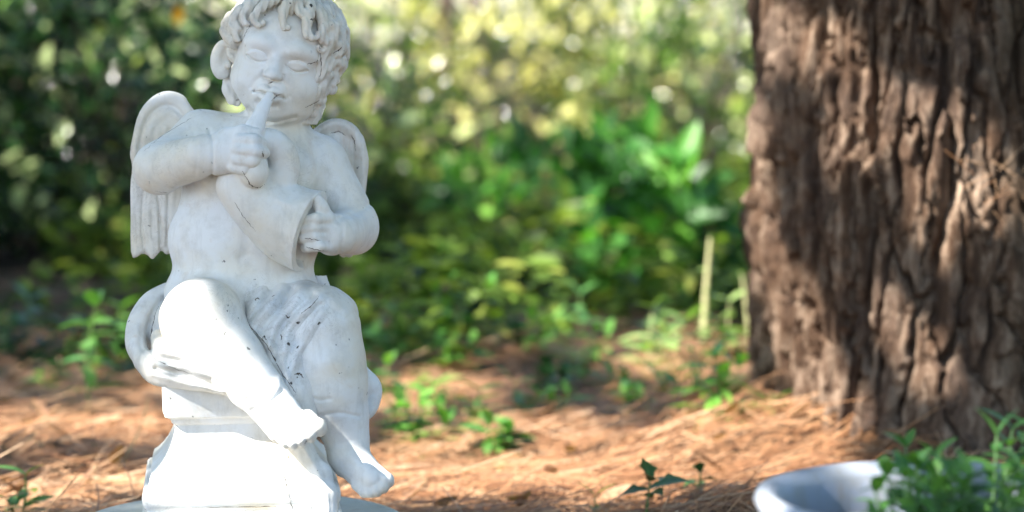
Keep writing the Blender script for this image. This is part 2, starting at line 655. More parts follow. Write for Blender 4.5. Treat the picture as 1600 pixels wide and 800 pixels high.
def build_hair():
    f = Field(axis((322, 548, 1.5)), axis((-26, 196, 1.5)), axis((-135, 100, 1.7)))
    f.ell(hd(0, -24, -24), (88, 80, 86), 0, H_M)
    f.ell(hd(0, 20, -50), (82, 66, 56), 20, H_M)
    # cut out the face
    f.ell(hd(-6, 22, 66), (66, 88, 80), 6, H_M, carve=True)
    f.ell(hd(-30, 60, 40), (66, 70, 60), 6, H_M, carve=True)
    f.ell(hd(-86, 24, 4), (22, 34, 22), 5, H_M, carve=True)
    # forehead locks, thin and hooked
    for q in (
            [(-10, -104, 6, 11), (-30, -92, 36, 10), (-46, -76, 52, 8.5), (-52, -60, 58, 7), (-46, -50, 62, 5.5), (-38, -52, 63, 4), (-37, -58, 62, 3)],
            [(4, -106, 8, 11), (-4, -96, 36, 10), (-10, -82, 54, 8.5), (-7, -66, 62, 7), (0, -56, 65, 5), (5, -60, 64, 3)],
            [(8, -104, 14, 9), (10, -94, 40, 8), (14, -84, 52, 6), (20, -80, 55, 4)],
            [(16, -104, 6, 11), (26, -94, 36, 11), (30, -78, 54, 9.5), (32, -62, 61, 8), (40, -52, 62, 6.5), (50, -54, 58, 5), (53, -62, 55, 3.5)],
            [(26, -100, 2, 11), (44, -88, 32, 11), (54, -72, 44, 9), (56, -56, 50, 7.5), (64, -48, 46, 6), (70, -54, 42, 4)],
            [(36, -92, 0, 12), (58, -80, 24, 11), (70, -62, 32, 10), (70, -44, 38, 8), (62, -34, 46, 6), (56, -38, 48, 4)],
            [(-26, -98, 2, 11), (-48, -88, 26, 11), (-62, -74, 38, 10), (-70, -58, 42, 8), (-66, -46, 47, 6), (-59, -46, 50, 4)],
            [(-46, -86, -4, 13), (-66, -72, 16, 12), (-82, -54, 22, 10), (-86, -38, 26, 8), (-78, -30, 32, 6), (-72, -34, 34, 4)],
            [(-60, -70, -14, 14), (-84, -50, 2, 13), (-96, -32, 6, 11), (-94, -16, 10, 9), (-84, -10, 18, 7), (-78, -16, 20, 5)],
            [(-74, -44, 22, 8), (-78, -30, 30, 8), (-74, -18, 34, 6.5), (-68, -16, 36, 4)]):
        lock(f, [(a, b, c, d * 0.80) for a, b, c, d in q], 2.5)
    # right-hand curls, tight ringlets stacked down to the neck
    for (x, y, z, r) in ((68, -64, 22, 17), (80, -36, 12, 18), (73, -10, 20, 15), (83, 12, 2, 16), (73, 32, 10, 14), (64, 56, 0, 14), (52, 76, -8, 13)):
        pts = []
        for i in range(9):
            t = i / 8
            a = 1.2 + t * 6.4
            rr = r * (1 - 0.62 * t)
            pts.append((x + rr * math.cos(a) * 0.75, y + rr * math.sin(a), z + 6 + t * 7 - rr * math.cos(a) * 0.5, 8.5 - 3.6 * t))
        lock(f, pts, 3, 2)
    lock(f, [(60, -56, 40, 8), (68, -38, 38, 8), (64, -20, 40, 7), (70, -4, 36, 7), (65, 14, 36, 5)], 3)
    lock(f, [(76, 6, 22, 8), (72, 26, 26, 8), (66, 44, 22, 7), (56, 62, 20, 7), (40, 76, 18, 6)], 3)
    # back-of-neck locks
    lock(f, [(-62, 40, -24, 14), (-70, 62, -14, 12), (-62, 80, -8, 9), (-52, 86, -4, 5)])
    lock(f, [(66, 60, -26, 14), (62, 82, -16, 13), (46, 94, -8, 9), (34, 92, -4, 5)])
    # crown and sides: curved locks all over
    n = 46
    for i in range(n):
        th = i * 2.39996
        cz = 1 - 1.35 * (i + 0.5) / n
        rr = math.sqrt(max(0, 1 - cz * cz))
        d = np.array([rr * math.cos(th), -cz, rr * math.sin(th)])
        if d[2] > 0.45 and d[1] > -0.75: continue
        c = np.array([0, -24, -24]) + d * np.array([86, 79, 84])
        t1 = np.cross(d, [0.2, 1, 0.1])
        t1 /= np.linalg.norm(t1) + 1e-6
        t2 = np.cross(d, t1)
        sg = 1 if i % 2 else -1
        pts = []
        for j in range(6):
            a = -1.6 + j * 0.95
            q = 19 * (1 - 0.09 * j)
            p = c + (t1 * math.cos(a) * sg + t2 * math.sin(a)) * q + d * (2 + 1.2 * j)
            pts.append((*p, 9.5 - 0.9 * j))
        lock(f, pts, 3.5, 2)
    rh = np.random.default_rng(3)
    for i in range(70):
        th = i * 2.39996 + 0.7
        cz = 1 - 1.25 * (i + 0.5) / 70
        rr = math.sqrt(max(0, 1 - cz * cz))
        d = np.array([rr * math.cos(th), -cz, rr * math.sin(th)])
        if d[2] > 0.55 and d[1] > -0.70: continue
        if d[0] < -0.75 and d[1] > -0.1: continue
        c = np.array([0, -24, -24]) + d * np.array([90, 84, 88])
        t1 = np.cross(d, rh.normal(size=3))
        t1 /= np.linalg.norm(t1) + 1e-6
        t2 = np.cross(d, t1)
        pts = []
        for j in range(7):
            a = j * 0.95
            q = 12 * (1 - 0.10 * j)
            p = c + (t1 * math.cos(a) + t2 * math.sin(a)) * q + d * (1.0 * j)
            pts.append((*p, 5.5 - 0.55 * j))
        lock(f, pts, 2.5, 2)
    # strand grooves
    f.shift((300, -40, -140), (560, 210, 110), lambda u, v, w: 1.5 * np.sin(0.50 * u + 1.8 * np.sin(v * 0.07) + 0.35 * w) * np.sin(0.13 * v + 0.06 * u))
    return f


def build_horn():
    f = Field(axis((334, 512, 1.6)), axis((138, 430, 1.6)), axis((-190, -20, 1.8)))
    f.chain([(421, 150, -104, 7.5), (410, 172, -114, 10.5), (398, 200, -124, 15), (393, 225, -130, 18), (397, 256, -132, 20)], 4)
    f.ell((397, 270, -134), (23, 24, 24), 8)
    # the coil
    f.chain([(404, 218, -112, 17), (428, 224, -100, 20), (443, 246, -92, 22), (441, 274, -90, 23), (420, 298, -92, 25), (392, 304, -94, 26), (368, 292, -96, 25)], 6, fine=3)
    f.chain([(396, 268, -112, 24), (366, 288, -104, 24)], 6)
    # flaring bell
    f.chain([(366, 290, -98, 24), (392, 311, -94, 34), (420, 331, -88, 43), (448, 347, -82, 52), (470, 358, -76, 59)], 14, fine=4)
    # trim it at the mouth and hollow it
    nx, ny, nz = np.array([0.90, 0.30, -0.31])
    rim = np.array([484, 362, -86])

    def plane(u, v, w, off):
        return (u - rim[0]) * nx + (v - rim[1]) * ny + (w - rim[2]) * nz - off
    sl, g = f.win((330, 130, -200), (520, 440, -10))
    p = plane(*g, 0)
    # flare lip: swells towards the rim
    q = np.clip(1 + p / 26, 0, 1)
    f.D[sl] -= (6.5 * q ** 2).astype(np.float32)
    f.D[sl] = np.maximum(f.D[sl], p.astype(np.float32))
    f.chain([(452, 350, -84, 36), (490, 366, -78, 54), (505, 372, -74, 60)], 4, True)
    f.shift((330, 260, -200), (520, 430, -10), lambda u, v, w: -2.2 * ridge2(u, v, [(436, 312), (462, 320), (496, 303)], 6) + 0 * w)
    return f


def build_drapery():
    f = Field(axis((190, 612, 2.0)), axis((430, 830, 2.0)), axis((-186, 130, 2.2)))
    # seat cushion of cloth over the block
    f.ell((385, 556, 10), (150, 52, 108), 0)
    f.ell((318, 560, -52), (92, 46, 74), 20)
    f.ell((440, 512, -40), (78, 66, 76), 20)
    f.ell((500, 516, -62), (54, 56, 70), 18)
    f.cap((450, 503, 15), (496, 510, -84), 74, 63, 14)
    f.cap((498, 512, -86), (504, 530, -88), 63, 60.5, 10)
    f.ell((398, 470, -10), (100, 36, 80), 14)
    # swag round the hip
    f.chain([(262, 456, 20, 14), (240, 474, 2, 17), (222, 500, -16, 18), (216, 530, -34, 18), (228, 556, -60, 18), (254, 566, -112, 18), (296, 566, -144, 16), (330, 558, -148, 10)], 6, fine=3)
    f.chain([(226, 568, -60, 12), (246, 582, -112, 14), (290, 590, -142, 15), (340, 598, -150, 14), (378, 602, -152, 11), (412, 594, -148, 9)], 8, fine=3)
    f.chain([(250, 490, -30, 12), (248, 528, -76, 13), (264, 552, -122, 13), (306, 564, -146, 10)], 6, fine=3)
    f.chain([(230, 560, -52, 9), (228, 572, -54, 9)], 4)
    f.ell((250, 512, 10), (34, 50, 50), 10)
    f.ell((306, 566, -100), (84, 42, 56), 18)
    f.ell((340, 574, -110), (76, 34, 50), 16)
    f.ell((246, 508, -52), (10, 30, 22), 10, carve=True)
    # roll over the hanging knee
    f.chain([(500, 470, -60, 20), (526, 478, -66, 22), (534, 500, -64, 22), (522, 524, -62, 20), (508, 540, -70, 12)], 8, fine=3)
    f.chain([(498, 466, -60, 14), (522, 476, -70, 18), (534, 494, -76, 17), (530, 514, -84, 12)], 8)
    # apron between the knees falling to the block
    f.chain([(420, 500, -96, 34), (446, 556, -108, 36), (462, 610, -112, 32), (470, 650, -112, 26), (462, 690, -122, 22)], 14)
    f.chain([(460, 680, -122, 21), (478, 714, -126, 17), (500, 742, -132, 16), (512, 772, -138, 15), (516, 822, -142, 15)], 10)
    # cloth behind the calf with a turned-out corner
    f.chain([(540, 560, -40, 26), (556, 600, -44, 26), (556, 636, -44, 20)], 12)
    f.chain([(566, 590, -44, 14), (582, 602, -48, 11), (586, 616, -46, 9), (578, 640, -46, 9), (566, 652, -48, 8)], 5, fine=3)
    # end that hangs below the elbow
    f.chain([(500, 432, 10, 10), (504, 452, 4, 10), (500, 470, -10, 12)], 6)

    def folds(u, v, w):
        r = np.zeros(np.broadcast(u, v).shape)
        for pts, wd, am in (
                ([(408, 452), (396, 470), (386, 498)], 7, 5.5),
                ([(440, 448), (424, 474), (392, 506)], 7, 6),
                ([(470, 452), (452, 480), (428, 512), (420, 540)], 8, 6.5),
                ([(500, 466), (474, 486), (452, 510), (444, 548)], 7, 7),
                ([(502, 488), (482, 520), (462, 560), (448, 600)], 8, 6),
                ([(392, 512), (412, 530), (436, 556), (452, 590)], 6, 5),
                ([(520, 470), (540, 492), (526, 522)], 6, 3),
                ([(240, 584), (290, 598), (350, 612)], 5, 3.5),
                ([(262, 568), (300, 576), (348, 590), (384, 592)], 6, 5),
                ([(256, 548), (296, 560), (336, 572)], 5, 4),
                ([(468, 690), (490, 726), (508, 764), (512, 810)], 4, 3)):
            r = r + am * ridge2(u, v, pts, wd)
        for pts, wd, am in (
                ([(424, 450), (410, 474), (390, 500)], 5, 5),
                ([(456, 452), (440, 478), (408, 516)], 5, 5.5),
                ([(490, 462), (464, 484), (436, 520), (430, 560)], 5, 6),
                ([(500, 478), (474, 510), (456, 548), (446, 580)], 5, 5),
                ([(246, 576), (292, 586), (350, 602)], 4, 4),
                ([(256, 466), (238, 494), (231, 528), (246, 556), (280, 566)], 5, 8),
                ([(244, 574), (290, 590), (350, 604), (396, 602)], 3.5, 4.5),
                ([(224, 510), (222, 540), (244, 572)], 3.5, 3)):
            r = r - am * ridge2(u, v, pts, wd)
        return np.where(w < 10, -r, 0) + 4 * ridge2(u, v, [(560, 530), (530, 540), (500, 552), (470, 556)], 7) * (w < 0)
    f.shift((190, 430, -190), (612, 830, 140), folds)
    f.shift((190, 430, -190), (612, 830, 140), lambda u, v, w: 1.2 * np.sin(u * 0.10 + v * 0.07 + 1.5 * np.sin(w * 0.05)) * np.sin(v * 0.045 - u * 0.03))
    return f


def build_wing(poly, lo, hi, wc, tilt, rim, feathers, lobe):
    f = Field(axis((lo[0], hi[0], 1.6)), axis((lo[1], hi[1], 1.6)), axis((wc - 60, wc + 60, 1.6)))
    sl, g = f.win((lo[0], lo[1], wc - 90), (hi[0], hi[1], wc + 90))
    u, v, w = g
    poly = np.vstack([catmull(np.array(poly, float), 3)])
    p2 = poly2(u, v, poly)
    mid = wc + (u - (lo[0] + hi[0]) / 2) * tilt
    r = np.zeros(p2.shape)
    for pts, wd, am in rim:
        r = r + am * ridge2(u, v, pts, wd)
    for pts, wd, am in feathers:
        r = r - am * ridge2(u, v, pts, wd)
    half = 11 + r
    q = np.abs(w - mid) - half
    rr = 9
    a, b = p2 + rr, q + rr
    d = np.minimum(np.maximum(a, b), 0) + np.sqrt(np.maximum(a, 0) ** 2 + np.maximum(b, 0) ** 2) - rr
    f.D[sl] = d.astype(np.float32)
    if lobe:
        f.ell(*lobe, 10)
    f.shift((lo[0], lo[1], wc - 90), (hi[0], hi[1], wc + 90), lambda u, v, w: 0.5 * np.sin(u * 0.55 + 0.8 * np.sin(v * 0.06)) * (v > 200) + 0 * w)
    return f


def wing_left():
    poly = [(322, 190), (300, 168), (288, 150), (264, 143), (240, 152), (220, 176), (210, 210), (205, 240), (208, 262), (206, 300), (207, 394), (216, 401), (227, 396),
            (241, 405), (252, 392), (262, 397), (276, 384), (292, 300), (330, 240)]
    rim = [([(302, 180), (284, 156), (262, 151), (238, 164), (220, 190), (213, 235)], 11, 5),
           ([(282, 182), (262, 176), (242, 190), (228, 214)], 8, 3)]
    fe = [([(292, 190), (272, 168), (248, 170), (228, 196), (220, 232)], 4, 4),
          ([(226, 300), (223, 350), (228, 396)], 2.5, 4), ([(247, 296), (251, 340), (252, 390)], 2.5, 4.5), ([(238, 330), (239, 372)], 2, 1.5),
          ([(214, 320), (216, 380)], 2, 1.5), ([(264, 300), (262, 386)], 2.5, 3), ([(204, 262), (226, 274), (250, 268), (280, 258)], 4, 2)]
    return build_wing(poly, (194, 130), (340, 416), 52, -0.12, rim, fe, None)


def wing_right():
    poly = [(462, 240), (486, 206), (505, 190), (525, 184), (549, 191), (567, 212), (576, 248), (573, 285), (566, 330), (556, 392), (540, 402), (524, 390), (500, 320), (470, 280)]
    rim = [([(488, 212), (508, 196), (526, 191), (546, 199), (561, 219), (568, 250), (565, 290), (558, 330)], 9, 6)]
    fe = [([(498, 214), (520, 206), (540, 212), (552, 236), (552, 280)], 6, 4), ([(534, 240), (540, 300)], 4, 3), ([(520, 230), (528, 290)], 3, 3)]
    return build_wing(poly, (452, 174), (586, 412), 56, 0.12, rim, fe, None)


statue = empty('cherub_statue', st_world([[378, 806, 0]])[0])
tag(statue, 'white stone winged cherub blowing a horn, seated on a moulded square pedestal', 'statue')
BASE_Z = statue.location.z


def statue_part(name, field, mat, parent=statue):
    me, V = field.mesh(name, mat)
    o = mesh_obj(name, me, parent)
    o.matrix_parent_inverse = statue.matrix_world.inverted()
    return o


bpy.context.view_layer.update()
body = statue_part('body', build_body(), M_STONE)
hair = statue_part('hair', build_hair(), M_STONE_D)
horn = statue_part('horn', build_horn(), M_STONE)
drapery = statue_part('drapery', build_drapery(), M_STONE_C)
wing_a = statue_part('wing', wing_left(), M_STONE_D)
wing_b = statue_part('wing', wing_right(), M_STONE_D)


# ---------------- pedestal: a square profile swept round, rounded corners
def z_at_front(v, half):
    y = ST_Y - half * ST_S
    return at_y(400, v, y).z


def pedestal():
    prof = [(118, 560), (118, 590), (117, 634), (114, 643), (106, 646), (104, 652), (99, 655), (99, 660), (101, 672), (106, 690), (113, 706), (122, 720), (130, 730), (136, 736),
            (138, 742), (139, 748), (136.5, 749.5), (136.5, 752), (144, 754), (147.5, 759), (149, 768), (148, 777), (145, 783), (140.5, 786), (140.5, 789), (149, 791), (150, 797), (150, 836)]
    # two in-between loops keep the mouldings crisp
    c = ST_S
    R, NS = 7, 5
    V, F = [], []
    for half, v in prof:
        z = z_at_front(v, half)
        for qx, qy, a0 in ((1, -1, -90), (1, 1, 0), (-1, 1, 90), (-1, -1, 180)):
            for i in range(NS):
                a = math.radians(a0 + 90 * i / (NS - 1))
                V.append(((qx * (half - R) + R * math.cos(a)) * c, (qy * (half - R) + R * math.sin(a)) * c, z))
    n = 4 * NS
    for j in range(len(prof) - 1):
        for i in range(n):
            a, b = j * n + i, j * n + (i + 1) % n
            F.append((a, a + n, b + n, b))
    me = np_mesh('pedestal', V, F, M_STONE, True)
    return me, prof


ped_me, PROF = pedestal()
ped_me.validate()
pb = bpy.data.objects.new('pedestal', ped_me)
pc = st_world([[377, 806, 8]])[0]
link(pb, statue)
pb.matrix_parent_inverse = statue.matrix_world.inverted()
PED_YAW = -_a + math.radians(-1.2)
pb.location = (pc[0], pc[1], 0)
pb.rotation_euler = (0, 0, _a + math.radians(1.0))
em = pb.modifiers.new('edge', 'EDGE_SPLIT')
em.split_angle = math.radians(38)
SLAB_Z = z_at_front(836, 150)


# hairline crack down the pedestal front (a thin strip of dark grime in a groove)
def crack_mesh():
    pts = [(447, 704), (442, 722), (440, 738), (443, 752), (447, 768), (451, 785), (456, 791), (450, 800)]
    P = catmull(np.array(pts, float), 4)
    pr = np.array(PROF)
    V, F = [], []
    for i, (u, v) in enumerate(P):
        half = np.interp(v, pr[:, 1], pr[:, 0])
        z = z_at_front(v, half)
        w = (0.45 + 0.3 * math.sin(i * 1.7)) * ST_S
        x = (u + 1.2 * math.sin(i * 2.3) - 376) * ST_S
        y = -(half + 0.6) * ST_S
        V += [(x - w, y, z), (x, y - 0.5 * ST_S, z), (x + w, y, z)]
    for i in range(len(P) - 1):
        for j in (0, 1):
            F.append((3 * i + j, 3 * i + 3 + j, 3 * i + 4 + j, 3 * i + 1 + j))
    return V, F


m_crk, nt_, b_ = mat_new('crack_grime')
b_.inputs['Base Color'].default_value = (0.10, 0.09, 0.08, 1)
b_.inputs['Roughness'].default_value = 0.9
ck = mesh_obj('crack', np_mesh('crack', *crack_mesh(), m_crk), pb)

# ---------------- round stone base the pedestal stands on
slab = empty('round_base', (pc[0], pc[1], 0))
tag(slab, 'round grey stone base under the cherub statue', 'stone base')


def lathe(prof, n=96, wob=0.0, seed=0):
    V, F = [], []
    for r, z in prof:
        for i in range(n):
            a = 2 * math.pi * i / n
            rr = r * (1 + wob * math.sin(3 * a + seed) + wob * 0.6 * math.sin(7 * a + 2 * seed))
            V.append((rr * math.cos(a), rr * math.sin(a), z))
    for j in range(len(prof) - 1):
        for i in range(n):
            a, b = j * n + i, j * n + (i + 1) % n
            F.append((a, b, b + n, a + n))
    return V, F


zs = SLAB_Z
Rb = 262 * ST_S
slab_prof = [(Rb * 0.80, -0.03), (Rb * 0.80, zs - 0.075), (Rb * 0.86, zs - 0.065), (Rb * 0.93, zs - 0.055), (Rb * 0.97, zs - 0.04), (Rb * 0.995, zs - 0.026),
             (Rb, zs - 0.016), (Rb * 0.995, zs - 0.007), (Rb * 0.98, zs - 0.0015), (Rb * 0.95, zs), (Rb * 0.6, zs), (0.002, zs)]
sm = mesh_obj('drum', np_mesh('drum', *lathe(slab_prof, 96, 0.004, 1.0), M_BASE), slab)


# ---------------- streaks and spots of grime lying in the joints of the casting
bpy.context.view_layer.update()
_dg = bpy.context.evaluated_depsgraph_get()


def hit_px(u, v):
    d = ray(u, v).normalized()
    ok, loc, nor, _i, ob, _m = S.ray_cast(_dg, C_O, d)
    return (loc, nor) if ok else None


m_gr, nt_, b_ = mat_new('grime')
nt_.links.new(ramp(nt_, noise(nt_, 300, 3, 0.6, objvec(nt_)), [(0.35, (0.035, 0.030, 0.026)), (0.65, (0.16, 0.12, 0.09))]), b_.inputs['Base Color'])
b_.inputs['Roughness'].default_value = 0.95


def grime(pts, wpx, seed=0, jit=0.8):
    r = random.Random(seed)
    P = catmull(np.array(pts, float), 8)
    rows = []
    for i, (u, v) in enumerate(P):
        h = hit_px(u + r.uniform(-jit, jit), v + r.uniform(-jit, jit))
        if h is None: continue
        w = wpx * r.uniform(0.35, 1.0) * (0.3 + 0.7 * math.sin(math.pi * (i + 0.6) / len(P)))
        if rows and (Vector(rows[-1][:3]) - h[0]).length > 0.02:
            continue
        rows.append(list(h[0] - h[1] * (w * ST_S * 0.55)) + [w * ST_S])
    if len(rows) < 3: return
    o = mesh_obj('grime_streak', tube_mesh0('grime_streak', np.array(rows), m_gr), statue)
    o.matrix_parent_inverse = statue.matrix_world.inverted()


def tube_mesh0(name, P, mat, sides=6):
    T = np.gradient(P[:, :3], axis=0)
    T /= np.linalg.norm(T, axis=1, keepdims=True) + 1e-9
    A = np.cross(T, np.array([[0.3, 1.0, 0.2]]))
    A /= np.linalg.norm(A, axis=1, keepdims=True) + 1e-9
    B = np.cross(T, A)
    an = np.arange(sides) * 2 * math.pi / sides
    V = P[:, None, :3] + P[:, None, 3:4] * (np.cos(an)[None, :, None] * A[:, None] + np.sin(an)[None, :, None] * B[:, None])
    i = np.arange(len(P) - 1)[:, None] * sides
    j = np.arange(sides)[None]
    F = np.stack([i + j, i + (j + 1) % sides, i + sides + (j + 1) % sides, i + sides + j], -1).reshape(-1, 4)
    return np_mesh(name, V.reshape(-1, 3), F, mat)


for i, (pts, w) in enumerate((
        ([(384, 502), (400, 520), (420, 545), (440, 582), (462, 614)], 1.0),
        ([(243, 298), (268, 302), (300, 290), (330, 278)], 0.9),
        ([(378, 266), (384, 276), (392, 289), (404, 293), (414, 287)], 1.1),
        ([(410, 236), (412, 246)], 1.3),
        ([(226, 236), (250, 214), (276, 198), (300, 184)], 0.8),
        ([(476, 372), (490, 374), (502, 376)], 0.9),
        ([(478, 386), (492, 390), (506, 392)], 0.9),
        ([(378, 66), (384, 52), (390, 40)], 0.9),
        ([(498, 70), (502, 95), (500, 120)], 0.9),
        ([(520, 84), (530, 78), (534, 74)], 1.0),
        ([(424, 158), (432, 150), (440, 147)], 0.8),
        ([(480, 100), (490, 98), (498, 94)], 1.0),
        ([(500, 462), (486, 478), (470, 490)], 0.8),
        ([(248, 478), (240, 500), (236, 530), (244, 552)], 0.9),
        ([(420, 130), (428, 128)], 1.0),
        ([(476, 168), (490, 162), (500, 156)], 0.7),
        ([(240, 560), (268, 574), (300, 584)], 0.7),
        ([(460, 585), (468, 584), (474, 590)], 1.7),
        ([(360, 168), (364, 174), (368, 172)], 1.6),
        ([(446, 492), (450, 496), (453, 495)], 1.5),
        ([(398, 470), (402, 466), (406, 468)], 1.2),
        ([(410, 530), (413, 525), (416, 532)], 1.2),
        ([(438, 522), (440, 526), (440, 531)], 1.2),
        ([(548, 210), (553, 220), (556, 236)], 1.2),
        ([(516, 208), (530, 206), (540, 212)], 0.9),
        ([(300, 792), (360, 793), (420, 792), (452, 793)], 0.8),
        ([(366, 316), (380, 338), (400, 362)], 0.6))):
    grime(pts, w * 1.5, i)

# ================================================================== GROUND
def ground_h(x, y):
    """height of the litter: low drifts, flat where things stand"""
    x, y = np.asarray(x, float), np.asarray(y, float)
    h = 0.035 * fbm(x * 0.9 + 3.1, y * 1.7, 0 * x, 3, 5) + 0.022 * fbm(x * 2.6, y * 5.2, 0 * x + 3, 2, 9)
    far = np.clip((np.hypot(x, y - 5) - 12) / 30, 0, 1)
    h = h * (1 - far)
    px, py = pc[0], pc[1]
    mound = 0.05 * np.exp(-np.clip(np.hypot(x - 0.78, y - 4.58) - 0.34, 0, None) / 0.10)
    h = h + mound
    flat = np.clip((np.hypot(x - px, y - py) - 0.25) / 0.5, 0, 1)
    return h * flat


def gz(x, y):
    return float(ground_h(np.array([x]), np.array([y]))[0])


def litter_mat():
    m, nt, b = mat_new('forest_floor')
    ov = N(nt, 'ShaderNodeNewGeometry').outputs['Position']
    st = N(nt, 'ShaderNodeMapping')
    st.inputs['Scale'].default_value = (1, 2.6, 1)
    nt.links.new(ov, st.inputs['Vector'])
    n1 = noise(nt, 2.2, 6, 0.6, ov)
    n2 = noise(nt, 28, 6, 0.7, st.outputs[0])
    c = ramp(nt, n2, [(0.28, (0.045, 0.024, 0.013)), (0.5, (0.16, 0.08, 0.038)), (0.72, (0.32, 0.17, 0.082))])
    c = mix(nt, ramp(nt, n1, [(0.46, 0), (0.62, 0.75)]), c, (0.055, 0.036, 0.022))
    # the straw thins out into dark leaf mould further from the clearing
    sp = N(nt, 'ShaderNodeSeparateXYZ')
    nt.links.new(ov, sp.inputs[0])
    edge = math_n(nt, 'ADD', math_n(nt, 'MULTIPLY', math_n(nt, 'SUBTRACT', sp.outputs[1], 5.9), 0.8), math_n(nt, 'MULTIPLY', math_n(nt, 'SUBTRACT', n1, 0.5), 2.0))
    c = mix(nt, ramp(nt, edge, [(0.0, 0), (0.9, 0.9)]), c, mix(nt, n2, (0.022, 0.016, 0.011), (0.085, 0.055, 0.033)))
    nt.links.new(c, b.inputs['Base Color'])
    b.inputs['Roughness'].default_value = 0.9
    bump(nt, n2, 0.9, 0.02, b)
    return m


xs = np.concatenate([np.linspace(-150, -6, 26)[:-1], np.arange(-6, 6.01, 0.06), np.linspace(6, 150, 26)[1:]])
ys = np.concatenate([np.linspace(-60, 1.5, 14)[:-1], np.arange(1.5, 12.01, 0.06), np.linspace(12, 300, 34)[1:]])
GX, GY = np.meshgrid(xs, ys, indexing='ij')
GZ = ground_h(GX, GY)
nx_, ny_ = GX.shape
idx = np.arange(nx_ * ny_).reshape(nx_, ny_)
gF = np.stack([idx[:-1, :-1], idx[1:, :-1], idx[1:, 1:], idx[:-1, 1:]], -1).reshape(-1, 4)
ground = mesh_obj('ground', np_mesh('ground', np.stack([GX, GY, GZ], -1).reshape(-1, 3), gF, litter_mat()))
tag(ground, 'forest floor of brown pine straw and dead leaves', 'ground', kind='structure')


def tone_mat(name, stops, rough=0.6, transl=0.0, spec=0.4, attr='tone'):
    """colour from a per-piece random value stored on the mesh, plus fine mottling"""
    m, nt, b = mat_new(name)
    a = N(nt, 'ShaderNodeAttribute', attribute_name=attr)
    ov = N(nt, 'ShaderNodeNewGeometry').outputs['Position']
    c = ramp(nt, a.outputs['Fac'], stops)
    mt = noise(nt, 90, 3, 0.6, ov)
    c = mix(nt, 0.35, c, mix(nt, 1.0, c, ramp(nt, mt, [(0.3, 0.45), (0.7, 1.5)]), 'MULTIPLY'))
    nt.links.new(c, b.inputs['Base Color'])
    b.inputs['Roughness'].default_value = rough
    b.inputs['Specular IOR Level'].default_value = spec
    if transl:
        t = N(nt, 'ShaderNodeBsdfTranslucent')
        tc = mix(nt, 1.0, c, (1.25, 1.35, 0.55), 'MULTIPLY')
        nt.links.new(tc, t.inputs['Color'])
        mx = N(nt, 'ShaderNodeMixShader')
        mx.inputs[0].default_value = transl
        nt.links.new(b.outputs[0], mx.inputs[1])
        nt.links.new(t.outputs[0], mx.inputs[2])
        nt.links.new(mx.outputs[0], nt.nodes['Material Output'].inputs['Surface'])
    return m


# pine straw: tens of thousands of loose needles lying in drifts
M_STRAW = tone_mat('pine_straw', [(0.0, (0.10, 0.045, 0.02)), (0.35, (0.24, 0.105, 0.045)), (0.7, (0.44, 0.235, 0.115)), (1.0, (0.64, 0.44, 0.28))], 0.5, spec=0.5)


def needles(n, seed):
    r = np.random.default_rng(seed)
    y = 3.0 + 6.0 * r.random(n) ** 1.4
    x = (r.random(n) * 2 - 1) * (1.15 + 0.26 * y)
    dens = fbm(x * 1.1, y * 1.9, 0 * x, 3, 31)
    keep = (dens > -0.55 + 0.12 * np.clip(y - 6, 0, 3)) & ~((y > 5.3) & (r.random(n) < (y - 5.1) * 0.75))
    x, y = x[keep], y[keep]
    n = len(x)
    L = r.uniform(0.07, 0.19, n)
    flow = 0.55 * fbm(x * 0.8, y * 0.8, 0 * x, 2, 51) + r.normal(0, 0.55, n)
    flow = np.where(r.random(n) < 0.22, r.uniform(0, math.pi, n), flow)
    bend = r.normal(0, 0.5, n)
    lift = np.abs(r.normal(0, 0.014, n)) + r.random(n) * 0.012
    wd = r.uniform(0.0006, 0.0012, n)
    seg = 3
    V = np.zeros((n, (seg + 1) * 2, 3))
    px, py = x.copy(), y.copy()
    tl = r.normal(0, 0.12, n)
    tall = r.random(n) < 0.012
    tl[tall] = r.uniform(0.2, 0.6, tall.sum())
    for i in range(seg + 1):
        a = flow + bend * (i / seg - 0.5)
        ox, oy = -np.sin(a) * wd, np.cos(a) * wd
        z = ground_h(px, py) + 0.004 + lift + np.maximum(np.sin(tl) * L * i / seg, -lift)
        roll = wd * r.uniform(0.3, 0.9, n)
        V[:, 2 * i] = np.stack([px - ox, py - oy, z - roll * 0.5], 1)
        V[:, 2 * i + 1] = np.stack([px + ox, py + oy, z + roll], 1)
        px = px + np.cos(a) * L / seg
        py = py + np.sin(a) * L / seg
    F = []
    base = (np.arange(n) * (seg + 1) * 2)[:, None]
    for i in range(seg):
        F.append(base + np.array([2 * i, 2 * i + 2, 2 * i + 3, 2 * i + 1])[None])
    F = np.concatenate(F)
    tone = np.clip(r.normal(0.55, 0.22, n) + 0.12 * fbm(x * 2, y * 2, 0 * x, 2, 77), 0, 1)
    me = np_mesh('pine_straw', V.reshape(-1, 3), F, M_STRAW)
    vattr(me, 'tone', np.repeat(tone, (seg + 1) * 2))
    return me


straw = mesh_obj('pine_straw', needles(90000, 11))
tag(straw, 'loose orange brown pine needles strewn over the ground', 'pine straw', kind='stuff')


# ------------------------------------------------------------------ leaves in bulk
LEAF_V = np.array([(0, 0, 0), (0.28, 0.34, 0.06), (-0.28, 0.34, 0.06), (0, 0.42, -0.02), (0.22, 0.72, 0.03), (-0.22, 0.72, 0.03), (0, 1, -0.10)])
LEAF_F = np.array([(0, 1, 3), (0, 3, 2), (1, 4, 3), (3, 5, 2), (4, 6, 3), (3, 6, 5)])


